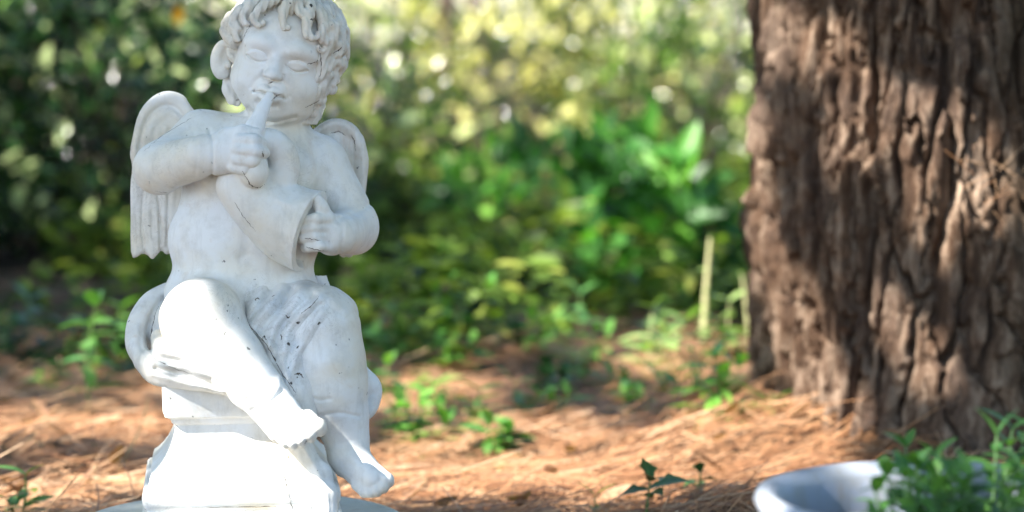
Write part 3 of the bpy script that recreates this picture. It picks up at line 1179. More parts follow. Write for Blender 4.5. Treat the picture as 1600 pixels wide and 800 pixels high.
def leaves_mesh(name, P, Dr, Up, L, tone, mat, wide=1.0, smooth=True):
    """P positions, Dr leaf directions, Up approximate face normals, L lengths"""
    n = len(P)
    Dr = Dr / (np.linalg.norm(Dr, axis=1, keepdims=True) + 1e-9)
    X = np.cross(Dr, Up)
    X /= np.linalg.norm(X, axis=1, keepdims=True) + 1e-9
    Z = np.cross(X, Dr)
    B = LEAF_V
    V = P[:, None, :] + L[:, None, None] * (B[None, :, 0:1] * wide * X[:, None] + B[None, :, 1:2] * Dr[:, None] + B[None, :, 2:3] * Z[:, None])
    F = (np.arange(n) * len(B))[:, None, None] + LEAF_F[None]
    me = np_mesh(name, V.reshape(-1, 3), F.reshape(-1, 3), mat, smooth)
    vattr(me, 'tone', np.repeat(tone, len(B)))
    return me


def tube_mesh(name, paths, mat, sides=6):
    """paths: list of (k,4) arrays of x, y, z, r"""
    VV, FF = [], []
    off = 0
    for P in paths:
        P = np.asarray(P, float)
        k = len(P)
        T = np.gradient(P[:, :3], axis=0)
        T /= np.linalg.norm(T, axis=1, keepdims=True) + 1e-9
        ref = np.where(np.abs(T[:, 2:3]) > 0.8, np.array([[1.0, 0, 0]]), np.array([[0, 0, 1.0]]))
        A = np.cross(T, ref)
        A /= np.linalg.norm(A, axis=1, keepdims=True) + 1e-9
        B = np.cross(T, A)
        an = np.arange(sides) * 2 * math.pi / sides
        V = P[:, None, :3] + P[:, None, 3:4] * (np.cos(an)[None, :, None] * A[:, None] + np.sin(an)[None, :, None] * B[:, None])
        VV.append(V.reshape(-1, 3))
        i = np.arange(k - 1)[:, None] * sides
        j = np.arange(sides)[None]
        j2 = (j + 1) % sides
        FF.append(np.stack([i + j, i + j2, i + sides + j2, i + sides + j], -1).reshape(-1, 4) + off)
        off += k * sides
    return np_mesh(name, np.concatenate(VV), np.concatenate(FF), mat)


def bark_mat(name, c0, c1, scale=30):
    m, nt, b = mat_new(name)
    ov = N(nt, 'ShaderNodeNewGeometry').outputs['Position']
    mp = N(nt, 'ShaderNodeMapping')
    mp.inputs['Scale'].default_value = (1, 1, 0.25)
    nt.links.new(ov, mp.inputs['Vector'])
    n = noise(nt, scale, 6, 0.7, mp.outputs[0])
    nt.links.new(ramp(nt, n, [(0.3, c0), (0.7, c1)]), b.inputs['Base Color'])
    b.inputs['Roughness'].default_value = 0.9
    bump(nt, n, 0.8, 0.01, b)
    return m


M_TWIG = bark_mat('twig_bark', (0.05, 0.035, 0.025), (0.14, 0.10, 0.07))
G_DARK = [(0.0, (0.008, 0.020, 0.008)), (0.5, (0.020, 0.062, 0.016)), (0.8, (0.055, 0.14, 0.026)), (0.94, (0.12, 0.22, 0.05)), (1.0, (0.50, 0.60, 0.28))]
G_MID = [(0.0, (0.014, 0.030, 0.008)), (0.45, (0.045, 0.105, 0.014)), (0.8, (0.14, 0.27, 0.025)), (0.94, (0.28, 0.38, 0.06)), (1.0, (0.64, 0.70, 0.30))]
G_LIME = [(0.0, (0.02, 0.08, 0.015)), (0.4, (0.055, 0.20, 0.03)), (0.8, (0.17, 0.42, 0.05)), (1.0, (0.45, 0.64, 0.14))]
G_OLIVE = [(0.0, (0.020, 0.026, 0.006)), (0.45, (0.050, 0.078, 0.012)), (0.75, (0.19, 0.24, 0.026)), (0.94, (0.45, 0.40, 0.05)), (1.0, (0.80, 0.74, 0.30))]
M_UNDER = tone_mat('undergrowth_leaf', [(0.0, (0.018, 0.030, 0.008)), (0.45, (0.065, 0.115, 0.020)), (0.8, (0.17, 0.27, 0.04)), (1.0, (0.42, 0.46, 0.10))], 0.45, 0.4, 0.25)
M_DARK = tone_mat('glossy_dark_leaf', G_DARK, 0.15, 0.26, 0.6)
M_MID = tone_mat('mid_green_leaf', G_MID, 0.15, 0.36, 0.6)
M_LIME = tone_mat('lime_green_leaf', G_LIME, 0.42, 0.42, 0.4)
M_OLIVE = tone_mat('olive_yellow_leaf', G_OLIVE, 0.15, 0.40, 0.65)


def shrub(name, label, c, rad, n, ll, mat, group, seed, stems=5, clump=0.35, wide=0.8, cat='shrub'):
    """a bush: bent stems from the ground and a crown of separate leaves in clumps"""
    r = np.random.default_rng(seed)
    root = empty(name, (c[0], c[1], gz(c[0], c[1]) - 0.01))
    tag(root, label, cat, group)
    gzv = root.location.z
    rad = np.array(rad, float)
    ctr = np.array([0, 0, c[2]])
    nc = max(18, n // 26)
    d = r.normal(size=(nc, 3))
    d /= np.linalg.norm(d, axis=1, keepdims=True)
    d[:, 1] = np.where(r.random(nc) < 0.65, -np.abs(d[:, 1]), d[:, 1])
    cc = ctr + d * rad * (0.45 + 0.55 * r.random((nc, 1)) ** 0.6)
    cc = cc[cc[:, 2] > 0.03]
    nc = len(cc)
    which = r.integers(0, nc, n)
    off = r.normal(0, 1, (n, 3))
    P = cc[which] + off * clump * rad.min() * np.array([0.5, 0.5, 0.42])
    P[:, 2] = np.maximum(P[:, 2], 0.02 + 0.05 * r.random(n))
    out = (P - ctr) / rad
    Dr = out * 0.7 + r.normal(0, 0.55, (n, 3)) + np.array([0, 0, 0.15])
    Up = np.array([-0.28, -0.62, 0.70]) + r.normal(0, 0.42, (n, 3)) + out * 0.15      # blades turned to the open, sunny side
    ctone = r.normal(0, 0.18, nc)
    tone = np.clip(0.34 + 1.2 * ctone[which] + r.normal(0, 0.20, n), 0, 0.93)
    tone[r.random(n) < (0.13 if c[1] > 9 else 0.07 if ll < 0.09 else 0.0)] = 1.0                        # pale leaves painted in for sun glints
    L = ll * r.uniform(0.55, 1.25, n) * np.where(tone > 0.99, 1.6 if ll < 0.09 else 1.0, 1.0)
    o = mesh_obj('crown', leaves_mesh('crown', P, Dr, Up, L, tone, mat, wide), root)
    paths = []
    pick = r.choice(nc, min(nc, stems * 6), replace=False)
    for i, q in enumerate(pick):
        e = cc[q]
        b0 = np.array([r.normal(0, 0.07) * (1 + rad[0]), r.normal(0, 0.06), -0.02])
        m1 = b0 * 0.6 + e * 0.4 + np.array([0, 0, 0.12 * rad[2]]) + r.normal(0, 0.05, 3) * rad.min()
        P4 = catmull(np.array([b0, m1, e]), 4)
        rr = np.linspace(0.011, 0.003, len(P4)) * (1.5 if i < stems else 0.8)
        paths.append(np.hstack([P4, rr[:, None]]))
    mesh_obj('stem', tube_mesh('stem', paths, M_TWIG, 5), root)
    return root


def bg(u, v, y):
    p = at_y(u, v, y)
    return (p.x, p.y, p.z)


GR_L = 'shrubs closing the view behind the statue'
k_ = 0
SHRUBS = [
    # u, y, width px -> radii below; (name, label, u, y, rx, ry, rz, zc, n, leaf, mat, stems)
    ('evergreen_shrub', 'dark evergreen shrub filling the upper left corner of the view', 30, 8.2, 0.55, 0.45, 0.52, 0.50, 1900, 0.060, M_DARK),
    ('evergreen_shrub', 'dark glossy shrub just left of the statue wing', 190, 7.9, 0.50, 0.42, 0.50, 0.50, 1900, 0.058, M_DARK),
    ('evergreen_shrub', 'dark shrub directly behind the cherub head', 380, 8.4, 0.46, 0.42, 0.46, 0.48, 1400, 0.058, M_DARK),
    ('evergreen_shrub', 'mid green shrub showing just right of the cherub head', 590, 8.9, 0.40, 0.40, 0.40, 0.40, 900, 0.056, M_MID),
    ('woodland_shrub', 'olive green shrub with brown gaps left of the middle', 720, 9.9, 0.55, 0.45, 0.46, 0.44, 1100, 0.056, M_OLIVE),
    ('woodland_shrub', 'loose yellow green shrub in the middle distance', 880, 10.6, 0.60, 0.45, 0.50, 0.48, 1200, 0.058, M_OLIVE),
    ('woodland_shrub', 'pale green shrub against the left side of the big trunk, far back', 1080, 9.9, 0.55, 0.45, 0.50, 0.48, 1300, 0.060, M_MID),
    ('broadleaf_shrub', 'bright lime green broad leaved shrub left of the big trunk', 1000, 6.95, 0.40, 0.34, 0.26, 0.24, 480, 0.115, M_LIME),
    ('broadleaf_shrub', 'smaller lime green shrub at the foot of the olive shrub', 850, 7.8, 0.36, 0.3, 0.24, 0.22, 380, 0.095, M_LIME),
    ('woodland_shrub', 'far hedge like shrub at the left edge', -40, 12.2, 1.1, 0.6, 0.62, 0.60, 1700, 0.07, M_DARK),
    ('woodland_shrub', 'far dark shrub seen between statue and upper left corner', 330, 12.6, 1.1, 0.6, 0.66, 0.60, 1700, 0.07, M_MID),
    ('woodland_shrub', 'far mottled shrub behind the middle of the view', 720, 14.2, 1.1, 0.6, 0.62, 0.60, 1600, 0.075, M_OLIVE),
    ('woodland_shrub', 'far sunlit shrub with pale leaves top right of the middle', 1060, 14.6, 1.0, 0.6, 0.66, 0.62, 1700, 0.075, M_OLIVE),
    ('evergreen_shrub', 'dark shrub outside the left edge of the view', -230, 7.8, 0.60, 0.45, 0.55, 0.52, 1500, 0.060, M_DARK),
    ('evergreen_shrub', 'dark shrub second outside the left edge of the view', -480, 7.2, 0.60, 0.45, 0.55, 0.52, 1200, 0.060, M_DARK),
    ('woodland_shrub', 'loose shrub outside the right edge of the view', 1900, 8.5, 0.70, 0.5, 0.60, 0.56, 1200, 0.060, M_MID),
    ('woodland_shrub', 'far dark shrub hidden mostly by the big trunk', 1480, 13.2, 1.2, 0.6, 0.66, 0.62, 1400, 0.075, M_DARK),
]
for i, (nm, lb, u, y, rx, ry, rz, zc, n, ll, mt) in enumerate(SHRUBS):
    p = bg(u, 400, y)
    shrub(nm, lb, (p[0], y, zc), (rx, ry, rz), n, ll, mt, GR_L, 100 + i)

# a belt of woodland closing the view far behind
def wood_belt():
    r = np.random.default_rng(5)
    n = 22000
    y = r.uniform(17, 28, n)
    x = (r.random(n) * 2 - 1) * 16
    z = r.random(n) ** 0.8 * 7.0
    # the belt bends round the clearing on both sides
    k2 = 9000
    sd = np.where(r.random(k2) < 0.5, -1, 1)
    x = np.concatenate([x, sd * r.uniform(11, 18, k2)])
    y = np.concatenate([y, r.uniform(-4, 22, k2)])
    z = np.concatenate([z, r.random(k2) ** 0.8 * 6.0])
    n = n + k2
    P = np.stack([x, y, z], 1)
    cl = fbm(x * 0.5, z * 0.6, y * 0.3, 3, 3)
    P = P[cl > -0.35]
    n = len(P)
    Dr = r.normal(size=(n, 3))
    Up = np.array([-0.28, -0.62, 0.70]) + r.normal(0, 0.42, (n, 3))
    me = leaves_mesh('distant_wood', P, Dr, Up, r.uniform(0.14, 0.30, n), np.where(r.random(n) < 0.10, 1.0, np.clip(r.normal(0.30, 0.22, n), 0, 0.93)), M_MID, 0.9)  # scattered pale leaves stand in for sun glints
    return me


wood = mesh_obj('distant_wood', wood_belt())
tag(wood, 'far mass of woodland foliage behind the shrubs', 'woodland', kind='stuff')

# low undergrowth between the straw and the shrubs
def undergrowth():
    r = np.random.default_rng(41)
    n = 60000
    y = 4.6 + 6.8 * r.random(n)
    x = (r.random(n) * 2 - 1) * (0.8 + 0.27 * y)
    m = fbm(x * 2.6, y * 1.9, 0 * x, 3, 71) - 0.12 * np.clip(-0.5 - x, 0, 1) - 0.45 * np.clip(5.9 - y, 0, 1.2) - 0.30 - 0.5 * np.clip(x - 0.55, 0, 1) * np.clip(6 - y, 0, 1)
    for pu, pv, pr in ((610, 650, 0.13), (680, 610, 0.2), (760, 660, 0.14), (860, 620, 0.2), (960, 630, 0.2), (1060, 640, 0.15), (560, 560, 0.3), (780, 560, 0.3), (900, 560, 0.25)):
        g_ = at_z(pu, pv, 0)
        m = m + 0.30 * np.exp(-((x - g_.x) / pr) ** 2 - ((y - g_.y) / (pr * 1.3)) ** 2)
    gap = np.exp(-((x - 0.42) / 0.35) ** 2 - ((y - 5.75) / 0.22) ** 2)
    k = (m - 0.9 * gap > -0.12) & (r.random(n) < 0.45 + 0.55 * np.clip(y - 6.2, 0, 1))
    x, y, m = x[k], y[k], m[k]
    n = len(x)
    z = ground_h(x, y) + 0.02 + r.random(n) ** 1.2 * (0.08 + 0.20 * np.clip(m + 0.1, 0, 1)) * (1 + 0.5 * np.clip(y - 6.5, 0, 2))
    Dr = r.normal(0, 1, (n, 3)) * np.array([1, 1, 0.35]) + np.array([0, 0, 0.15])
    Up = np.array([0, -0.1, 1.0]) + r.normal(0, 0.35, (n, 3))
    return leaves_mesh('undergrowth', np.stack([x, y, z], 1), Dr, Up, r.uniform(0.04, 0.095, n), np.clip(r.normal(0.5, 0.24, n) + 0.3 * vnoise(x * 3, y * 3, 0 * x, 4), 0, 1), M_UNDER, 0.8)


ug = mesh_obj('undergrowth', undergrowth())
tag(ug, 'low leafy undergrowth between the straw and the shrubs', 'undergrowth', kind='stuff')

# slim trunks standing among the shrubs
M_SLIM = bark_mat('slim_trunk_bark', (0.06, 0.04, 0.03), (0.22, 0.15, 0.11), 14)
for i, (u, y, r0, lean, lb) in enumerate((
        (118, 9.4, 0.040, 0.10, 'slim dark tree trunk among the shrubs left of the statue'),
        (40, 10.2, 0.050, -0.06, 'slim dark tree trunk near the left edge, behind the shrubs'),
        (690, 11.8, 0.050, 0.05, 'slim pale brown trunk right of the statue, behind the shrubs'),
        (765, 12.6, 0.060, -0.04, 'slim brown trunk in the middle of the shrubs'))):
    p = bg(u, 400, y)
    t = empty('slim_tree', (p[0], y, 0))
    tag(t, lb, 'tree', 'slim trees among the shrubs')
    zz = np.linspace(-0.05, 5.5, 14)
    path = np.stack([lean * zz + 0.03 * np.sin(zz * 2 + i), 0.03 * np.cos(zz * 1.7), zz, r0 * (1 - 0.12 * zz)], 1)
    lims = [path]
    for b in range(6):
        z0 = 2.6 + 0.5 * b
        a = b * 2.4
        l0 = np.array([lean * z0, 0, z0])
        e = l0 + np.array([math.cos(a), math.sin(a), 0.7]) * 0.9
        lims.append(np.hstack([catmull(np.array([l0, (l0 + e) / 2 + [0, 0, 0.1], e]), 3), np.linspace(r0 * 0.45, 0.006, 7)[:, None]]))
    mesh_obj('trunk', tube_mesh('trunk', lims, M_SLIM, 8), t)
    r = np.random.default_rng(300 + i)
    n = 160
    P = np.stack([r.normal(lean * 4, 0.75, n), r.normal(0, 0.75, n), r.uniform(2.6, 6.2, n)], 1)
    mesh_obj('crown', leaves_mesh('crown', P, r.normal(size=(n, 3)), np.array([0, 0, 1]) + r.normal(0, .5, (n, 3)), r.uniform(0.09, 0.16, n), np.clip(r.normal(.5, .2, n), 0, 1), M_MID), t)

# ================================================================== THE BIG TRUNK
TR_Y = 4.58
TR_X = at_y(1456, 400, TR_Y).x
TR_R = 0.338


def big_bark():
    m, nt, b = mat_new('furrowed_pine_bark')
    a = N(nt, 'ShaderNodeAttribute', attribute_name='ridge')
    ov = N(nt, 'ShaderNodeNewGeometry').outputs['Position']
    mp = N(nt, 'ShaderNodeMapping')
    mp.inputs['Scale'].default_value = (1, 1, 0.22)
    nt.links.new(ov, mp.inputs['Vector'])
    n1 = noise(nt, 30, 8, 0.75, mp.outputs[0])
    n2 = noise(nt, 7, 4, 0.6, ov)
    c = ramp(nt, n1, [(0.30, (0.026, 0.014, 0.009)), (0.48, (0.090, 0.052, 0.032)), (0.68, (0.40, 0.295, 0.215))])
    c = mix(nt, ramp(nt, n2, [(0.42, 0), (0.66, 0.7)]), c, mix(nt, 0.5, c, (0.13, 0.10, 0.085)))
    # olive algae on the right face, darkened and spread to paint in shade
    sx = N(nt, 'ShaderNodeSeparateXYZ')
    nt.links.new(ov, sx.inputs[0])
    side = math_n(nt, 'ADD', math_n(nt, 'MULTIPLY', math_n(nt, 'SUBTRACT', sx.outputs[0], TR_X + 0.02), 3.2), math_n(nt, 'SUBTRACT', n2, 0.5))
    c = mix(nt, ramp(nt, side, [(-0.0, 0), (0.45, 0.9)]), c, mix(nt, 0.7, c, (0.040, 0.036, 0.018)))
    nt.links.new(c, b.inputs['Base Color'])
    b.inputs['Roughness'].default_value = 0.92
    b.inputs['Specular IOR Level'].default_value = 0.2
    bump(nt, n1, 0.9, 0.012, b)
    return m


def trunk_mesh():
    nth = 660
    zz = np.concatenate([np.arange(-0.12, 1.45, 0.0055), np.geomspace(1.46, 9.0, 60)])
    th = np.arange(nth) * 2 * math.pi / nth
    TH, Z = np.meshgrid(th, zz, indexing='xy')
    # direction: angle 0 = +x (right), -pi/2 = towards the camera
    cx, sy = np.cos(TH), np.sin(TH)
    zc = np.clip(Z, -0.12, 9)
    R = TR_R * (1 - 0.03 * np.clip(zc, 0, 9)) * np.ones_like(TH)
    base = np.exp(-np.clip(zc, 0, None) / 0.22)
    right = np.clip(np.cos(TH + 0.5), 0, 1) ** 1.5
    leftb = np.clip(np.cos(TH - math.pi * 1.08), 0, 1)
    R += 0.20 * right * np.exp(-np.clip(zc, 0, None) / 0.42)
    R += base * (0.05 + 0.05 * np.cos(5 * TH + 0.6)) * (1 - 0.9 * leftb)
    R -= 0.045 * leftb * np.exp(-((zc - 0.12) / 0.2) ** 2)
    R += 0.05 * np.clip(np.cos(TH - math.pi * 1.35), 0, 1) ** 6 * np.exp(-np.clip(zc, 0, None) / 0.12)
    R += 0.018 * np.sin(3 * TH + zc * 2.0) + 0.012 * np.sin(5 * TH - zc * 3.1)
    # bark coordinates: furrows run down and drift outwards on the right side
    drift = 0.35 * right * np.exp(-zc / 0.9)
    X = (TH - drift + 0.05 * np.sin(zc * 3.3)) * TR_R
    Xc, Xs = np.cos((TH - drift)) * TR_R, np.sin((TH - drift)) * TR_R
    wa = fbm(Xc * 9, Xs * 9, Z * 3.5, 3, 3)
    U = (TH - drift) / (2 * math.pi)

    def plates(nu, hz, seed, wu, wv):
        """cracked plates: jittered cells, returns distance to the crack and a random number per plate"""
        a = U * nu + (wa * wu + wb * wu * 0.6)
        b = Z / hz + wa * wv + wb * wv * 0.5
        ia, ib = np.floor(a).astype(np.int64), np.floor(b).astype(np.int64)
        d1 = np.full(a.shape, 9.0)
        d2 = np.full(a.shape, 9.0)
        idv = np.zeros(a.shape)
        for da in (-1, 0, 1):
            for db in (-1, 0, 1):
                ca, cb = ia + da, ib + db
                h = ((ca % nu) * 73856093 ^ cb * 19349663 ^ seed * 83492791) & 0x7FFFFFFF
                h = (h * 1103515245 + 12345) & 0x7FFFFFFF
                jx, jy, jv = (h >> 4 & 1023) / 1023, (h >> 14 & 1023) / 1023, (h >> 9 & 1023) / 1023
                dist = np.abs(ca + jx - a) ** 1.6 + np.abs(cb + jy - b) ** 1.6
                nearer = dist < d1
                d2 = np.where(nearer, d1, np.minimum(d2, dist))
                idv = np.where(nearer, jv, idv)
                d1 = np.where(nearer, dist, d1)
        return d2 - d1, idv
    wb = fbm(Xc * 70, Xs * 70, Z * 26, 2, 8)
    e1, r1 = plates(58, 0.260, 5, 0.45, 0.22)
    e2, r2 = plates(96, 0.060, 9, 0.75, 0.40)
    n1 = fbm(Xc * 15 + wa * 0.4, Xs * 15 + wa * 0.3, Z * 1.1 + wa * 0.2, 2, 61, 0.5)
    f1 = 1 - np.exp(-np.abs(n1 / 0.10) ** 1.4)              # long furrows
    p1 = np.clip(e1 / 0.30, 0, 1) ** 0.55
    p2 = np.clip(e2 / 0.16, 0, 1) ** 0.6
    n3 = fbm(Xc * 150, Xs * 150, Z * 22 + wa, 3, 23)
    n5 = fbm(Xc * 70, Xs * 70, Z * 50, 3, 29)
    H = 0.034 * f1 + p1 * (0.040 + 0.024 * (r1 - 0.5)) + p1 * p2 * (0.006 + 0.017 * (r2 - 0.5)) + 0.0038 * n3 + 0.004 * n5
    fade = np.clip((9 - zc) / 4, 0.25, 1)
    R = R - 0.062 + H * fade
    x = R * cx - 0.004 * zc
    y = R * sy
    V = np.stack([x, y, Z], -1).reshape(-1, 3)
    nz = len(zz)
    i = np.arange(nz - 1)[:, None] * nth
    j = np.arange(nth)[None]
    j2 = (j + 1) % nth
    F = np.stack([i + j, i + j2, i + nth + j2, i + nth + j], -1).reshape(-1, 4)
    return np_mesh('trunk', V, F, big_bark())


pine = empty('pine_tree', (TR_X, TR_Y, 0))
tag(pine, 'massive old pine trunk with deeply furrowed brown bark at the right', 'tree')
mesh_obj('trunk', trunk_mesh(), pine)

# ================================================================== SMALL PLANTS, LEAF BY LEAF
def single_leaf(name, mat, wide=0.5, fold=0.10, curl=0.25, lobed=False, n=7):
    """one leaf, unit length along +y, lying in x/y with a folded midrib and a drooping tip"""
    V, F = [], []
    for i in range(n):
        t = i / (n - 1)
        w = wide * math.sin(math.pi * min(1, t * 0.93 + 0.05)) ** 0.8 * (1 - 0.25 * t) * 0.5
        if lobed: w *= 1 + 0.35 * math.cos(t * 12.0)
        if i == n - 1: w = 0.004
        z = -curl * t * t
        V += [(-w, t, z + fold * w * 2), (0, t, z), (w, t, z + fold * w * 2)]
    for i in range(n - 1):
        for j in (0, 1):
            F.append((3 * i + j, 3 * i + j + 1, 3 * i + j + 4, 3 * i + j + 3))
    me = np_mesh(name, V, F, mat)
    return me


def leaf_mat(name, c0, c1, rough=0.38, transl=0.35):
    m, nt, b = mat_new(name)
    oi = N(nt, 'ShaderNodeObjectInfo')
    ov = objvec(nt)
    c = mix(nt, oi.outputs['Random'], c0, c1)
    # paler midrib and side veins
    sx = N(nt, 'ShaderNodeSeparateXYZ')
    nt.links.new(ov, sx.inputs[0])
    rib = ramp(nt, math_n(nt, 'ABSOLUTE', sx.outputs[0]), [(0.0, 1), (0.03, 0)])
    mt = noise(nt, 5, 4, 0.6, ov)
    c = mix(nt, 0.5, c, mix(nt, 1.0, c, ramp(nt, mt, [(0.3, 0.6), (0.7, 1.35)]), 'MULTIPLY'))
    c = mix(nt, math_n(nt, 'MULTIPLY', rib, 0.4), c, (0.25, 0.35, 0.12))
    nt.links.new(c, b.inputs['Base Color'])
    b.inputs['Roughness'].default_value = rough
    b.inputs['Specular IOR Level'].default_value = 0.5
    t = N(nt, 'ShaderNodeBsdfTranslucent')
    nt.links.new(mix(nt, 1.0, c, (1.3, 1.4, 0.5), 'MULTIPLY'), t.inputs['Color'])
    mx = N(nt, 'ShaderNodeMixShader')
    mx.inputs[0].default_value = transl
    nt.links.new(b.outputs[0], mx.inputs[1])
    nt.links.new(t.outputs[0], mx.inputs[2])
    nt.links.new(mx.outputs[0], nt.nodes['Material Output'].inputs['Surface'])
    return m


ML_FRESH = leaf_mat('fresh_leaf', (0.07, 0.22, 0.05), (0.16, 0.34, 0.07))
ML_DEEP = leaf_mat('deep_leaf', (0.020, 0.065, 0.022), (0.05, 0.13, 0.035), 0.3, 0.2)
ML_PALE = leaf_mat('pale_leaf', (0.17, 0.32, 0.08), (0.34, 0.46, 0.16))
ML_BLUE = leaf_mat('planter_leaf', (0.035, 0.13, 0.035), (0.13, 0.30, 0.06), 0.35, 0.3)
ML_DEAD = leaf_mat('dead_leaf', (0.16, 0.08, 0.04), (0.46, 0.26, 0.15), 0.7, 0.15)
M_STALK, _nt, _b = mat_new('green_stalk')
_b.inputs['Base Color'].default_value = (0.12, 0.20, 0.05, 1)
M_STALKP, _nt, _b = mat_new('dry_pale_stalk')
_b.inputs['Base Color'].default_value = (0.42, 0.40, 0.20, 1)
_b.inputs['Roughness'].default_value = 0.7

LEAF_LIB = {}


def leaf_me(kind):
    if kind not in LEAF_LIB:
        spec = {'fresh': (ML_FRESH, 0.46, 0.12, 0.28, False), 'deep': (ML_DEEP, 0.62, 0.15, 0.30, True), 'pale': (ML_PALE, 0.50, 0.10, 0.20, False),
                'blue': (ML_BLUE, 0.40, 0.16, 0.22, False), 'dead': (ML_DEAD, 0.55, 0.30, -0.30, False), 'lime': (M_LIMEL, 0.42, 0.12, 0.35, False)}[kind]
        LEAF_LIB[kind] = single_leaf('leaf', spec[0], *spec[1:])
    return LEAF_LIB[kind]


M_LIMEL = leaf_mat('lime_leaf', (0.10, 0.30, 0.05), (0.22, 0.46, 0.08))


def put_leaf(parent, kind, pos, yaw, elev, roll, size):
    o = bpy.data.objects.new('leaf', leaf_me(kind))
    # leaf +y points along the direction given by yaw and elevation
    o.matrix_local = Matrix.Translation(pos) @ Matrix.Rotation(yaw, 4, 'Z') @ Matrix.Rotation(elev, 4, 'X') @ Matrix.Rotation(roll, 4, 'Y') @ Matrix.Scale(size, 4)
    return link(o, parent)


def leafy_plant(name, label, base, top, n, size, kind, seed, cat='plant', group=None, whorl=2, spread=0.35, stalk=None, thick=0.0035, start=0.15, stems=1):
    r = random.Random(seed)
    root = empty(name, base)
    tag(root, label, cat, group)
    base = Vector(base)
    for s_ in range(stems):
        t3 = Vector(top) - base
        if s_:
            a = r.uniform(0, 6.28)
            t3 = Vector((t3.x + math.cos(a) * t3.z * 0.55, t3.y + math.sin(a) * t3.z * 0.45, t3.z * r.uniform(0.55, 0.95)))
        mid = t3 * 0.5 + Vector((r.uniform(-1, 1), r.uniform(-1, 1), 0)) * t3.length * 0.08
        P = catmull(np.array([(0, 0, -0.02), tuple(mid), tuple(t3)]), 6)
        rr = np.linspace(thick, thick * 0.4, len(P))
        mesh_obj('stem', tube_mesh('stem', [np.hstack([P, rr[:, None]])], stalk or M_STALK, 6), root)
        for i in range(n):
            t = start + (1 - start) * i / max(1, n - 1)
            q = P[min(len(P) - 1, int(t * (len(P) - 1)))]
            for k in range(whorl):
                yaw = i * 1.57 + k * 2 * math.pi / whorl + r.uniform(-.4, .4)
                el = r.uniform(-0.15, 0.55) + 0.5 * (t > 0.9)
                put_leaf(root, kind, Vector(q), yaw, el, r.uniform(-.4, .4), size * r.uniform(0.7, 1.15) * (1.05 - spread * t))
    return root


def gpt(u, v):
    p = at_z(u, v, 0)
    return Vector((p.x, p.y, gz(p.x, p.y)))


def plant_px(name, label, ub, vb, ut, vt, n, size, kind, seed, **kw):
    b = gpt(ub, vb)
    t = at_y(ut, vt, b.y)
    return leafy_plant(name, label, tuple(b), tuple(t), n, size, kind, seed, **kw)


plant_px('weed', 'upright green weed with broad leaves left of the statue', 140, 655, 150, 478, 7, 0.085, 'fresh', 1, spread=0.2)
plant_px('weed', 'small light green sprig in the bottom left corner', 22, 812, 40, 742, 4, 0.055, 'fresh', 2, stems=2, spread=0.1)
plant_px('weed', 'tiny green sprig on the straw left of the pedestal', 62, 720, 66, 696, 2, 0.05, 'fresh', 3)
plant_px('seedling', 'dark green seedling with lobed leaves at the bottom of the picture', 1012, 822, 1016, 752, 3, 0.062, 'deep', 4, spread=0.0, start=0.75)
plant_px('seedling', 'small seedling with pale edged leaves beside the dark lobed one', 1092, 792, 1094, 738, 3, 0.045, 'deep', 5, spread=0.1, start=0.5)
plant_px('seedling', 'flat light green sprig on the straw left of the dark seedling', 925, 806, 930, 776, 2, 0.06, 'fresh', 6, start=0.6)
plant_px('leafy_plant', 'leafy light green plant growing at the left foot of the big trunk', 1112, 690, 1116, 560, 7, 0.095, 'lime', 7, stems=2)
plant_px('leafy_plant', 'low green plant against the base of the big trunk', 1200, 700, 1205, 630, 4, 0.075, 'fresh', 8, stems=2)
plant_px('leafy_plant', 'pale leafed plant catching the sun left of the big trunk', 1010, 610, 1020, 480, 6, 0.085, 'pale', 9, stems=4, stalk=M_STALKP)
plant_px('leafy_plant', 'tall pale plant between lime shrub and big trunk', 1130, 600, 1140, 470, 6, 0.085, 'pale', 10, stems=4, stalk=M_STALKP)
plant_px('flower_stalk', 'tall pale bare stalk rising beside the big trunk', 1098, 600, 1110, 372, 3, 0.03, 'pale', 11, stalk=M_STALKP, thick=0.011, start=0.6)
plant_px('flower_stalk', 'short pale bent stalk next to the trunk edge', 1178, 590, 1160, 430, 3, 0.03, 'pale', 12, stalk=M_STALKP, thick=0.008, start=0.6)
plant_px('leafy_plant', 'low green plant right behind the statue foot', 640, 690, 640, 610, 4, 0.075, 'fresh', 13, stems=3)
plant_px('leafy_plant', 'spreading green plant with flat leaves right of the statue', 745, 672, 750, 610, 4, 0.085, 'fresh', 14, stems=3)
plant_px('leafy_plant', 'small dark green plant in the shaded hollow', 850, 640, 855, 575, 5, 0.07, 'deep', 15, stems=4)
plant_px('leafy_plant', 'dark green plant below the sunlit straw patch', 950, 640, 955, 585, 5, 0.075, 'fresh', 16, stems=4)
plant_px('leafy_plant', 'shaded green plant near the left edge of the ground', 40, 570, 45, 470, 6, 0.09, 'deep', 17, stems=4)
plant_px('leafy_plant', 'shaded green plant behind the upright weed', 190, 580, 190, 480, 6, 0.085, 'fresh', 18, stems=4)
plant_px('leafy_plant', 'fresh green plant in front of the olive shrub', 690, 590, 700, 440, 7, 0.085, 'lime', 19, stems=4)
plant_px('leafy_plant', 'green plant half hidden behind the drapery', 590, 600, 590, 480, 6, 0.08, 'fresh', 20, stems=4)
plant_px('leafy_plant', 'low green plant in the middle of the hollow', 800, 585, 800, 480, 6, 0.085, 'deep', 21, stems=5)
plant_px('leafy_plant', 'bushy green plant below the lime shrub', 900, 570, 905, 460, 6, 0.085, 'fresh', 22, stems=4)

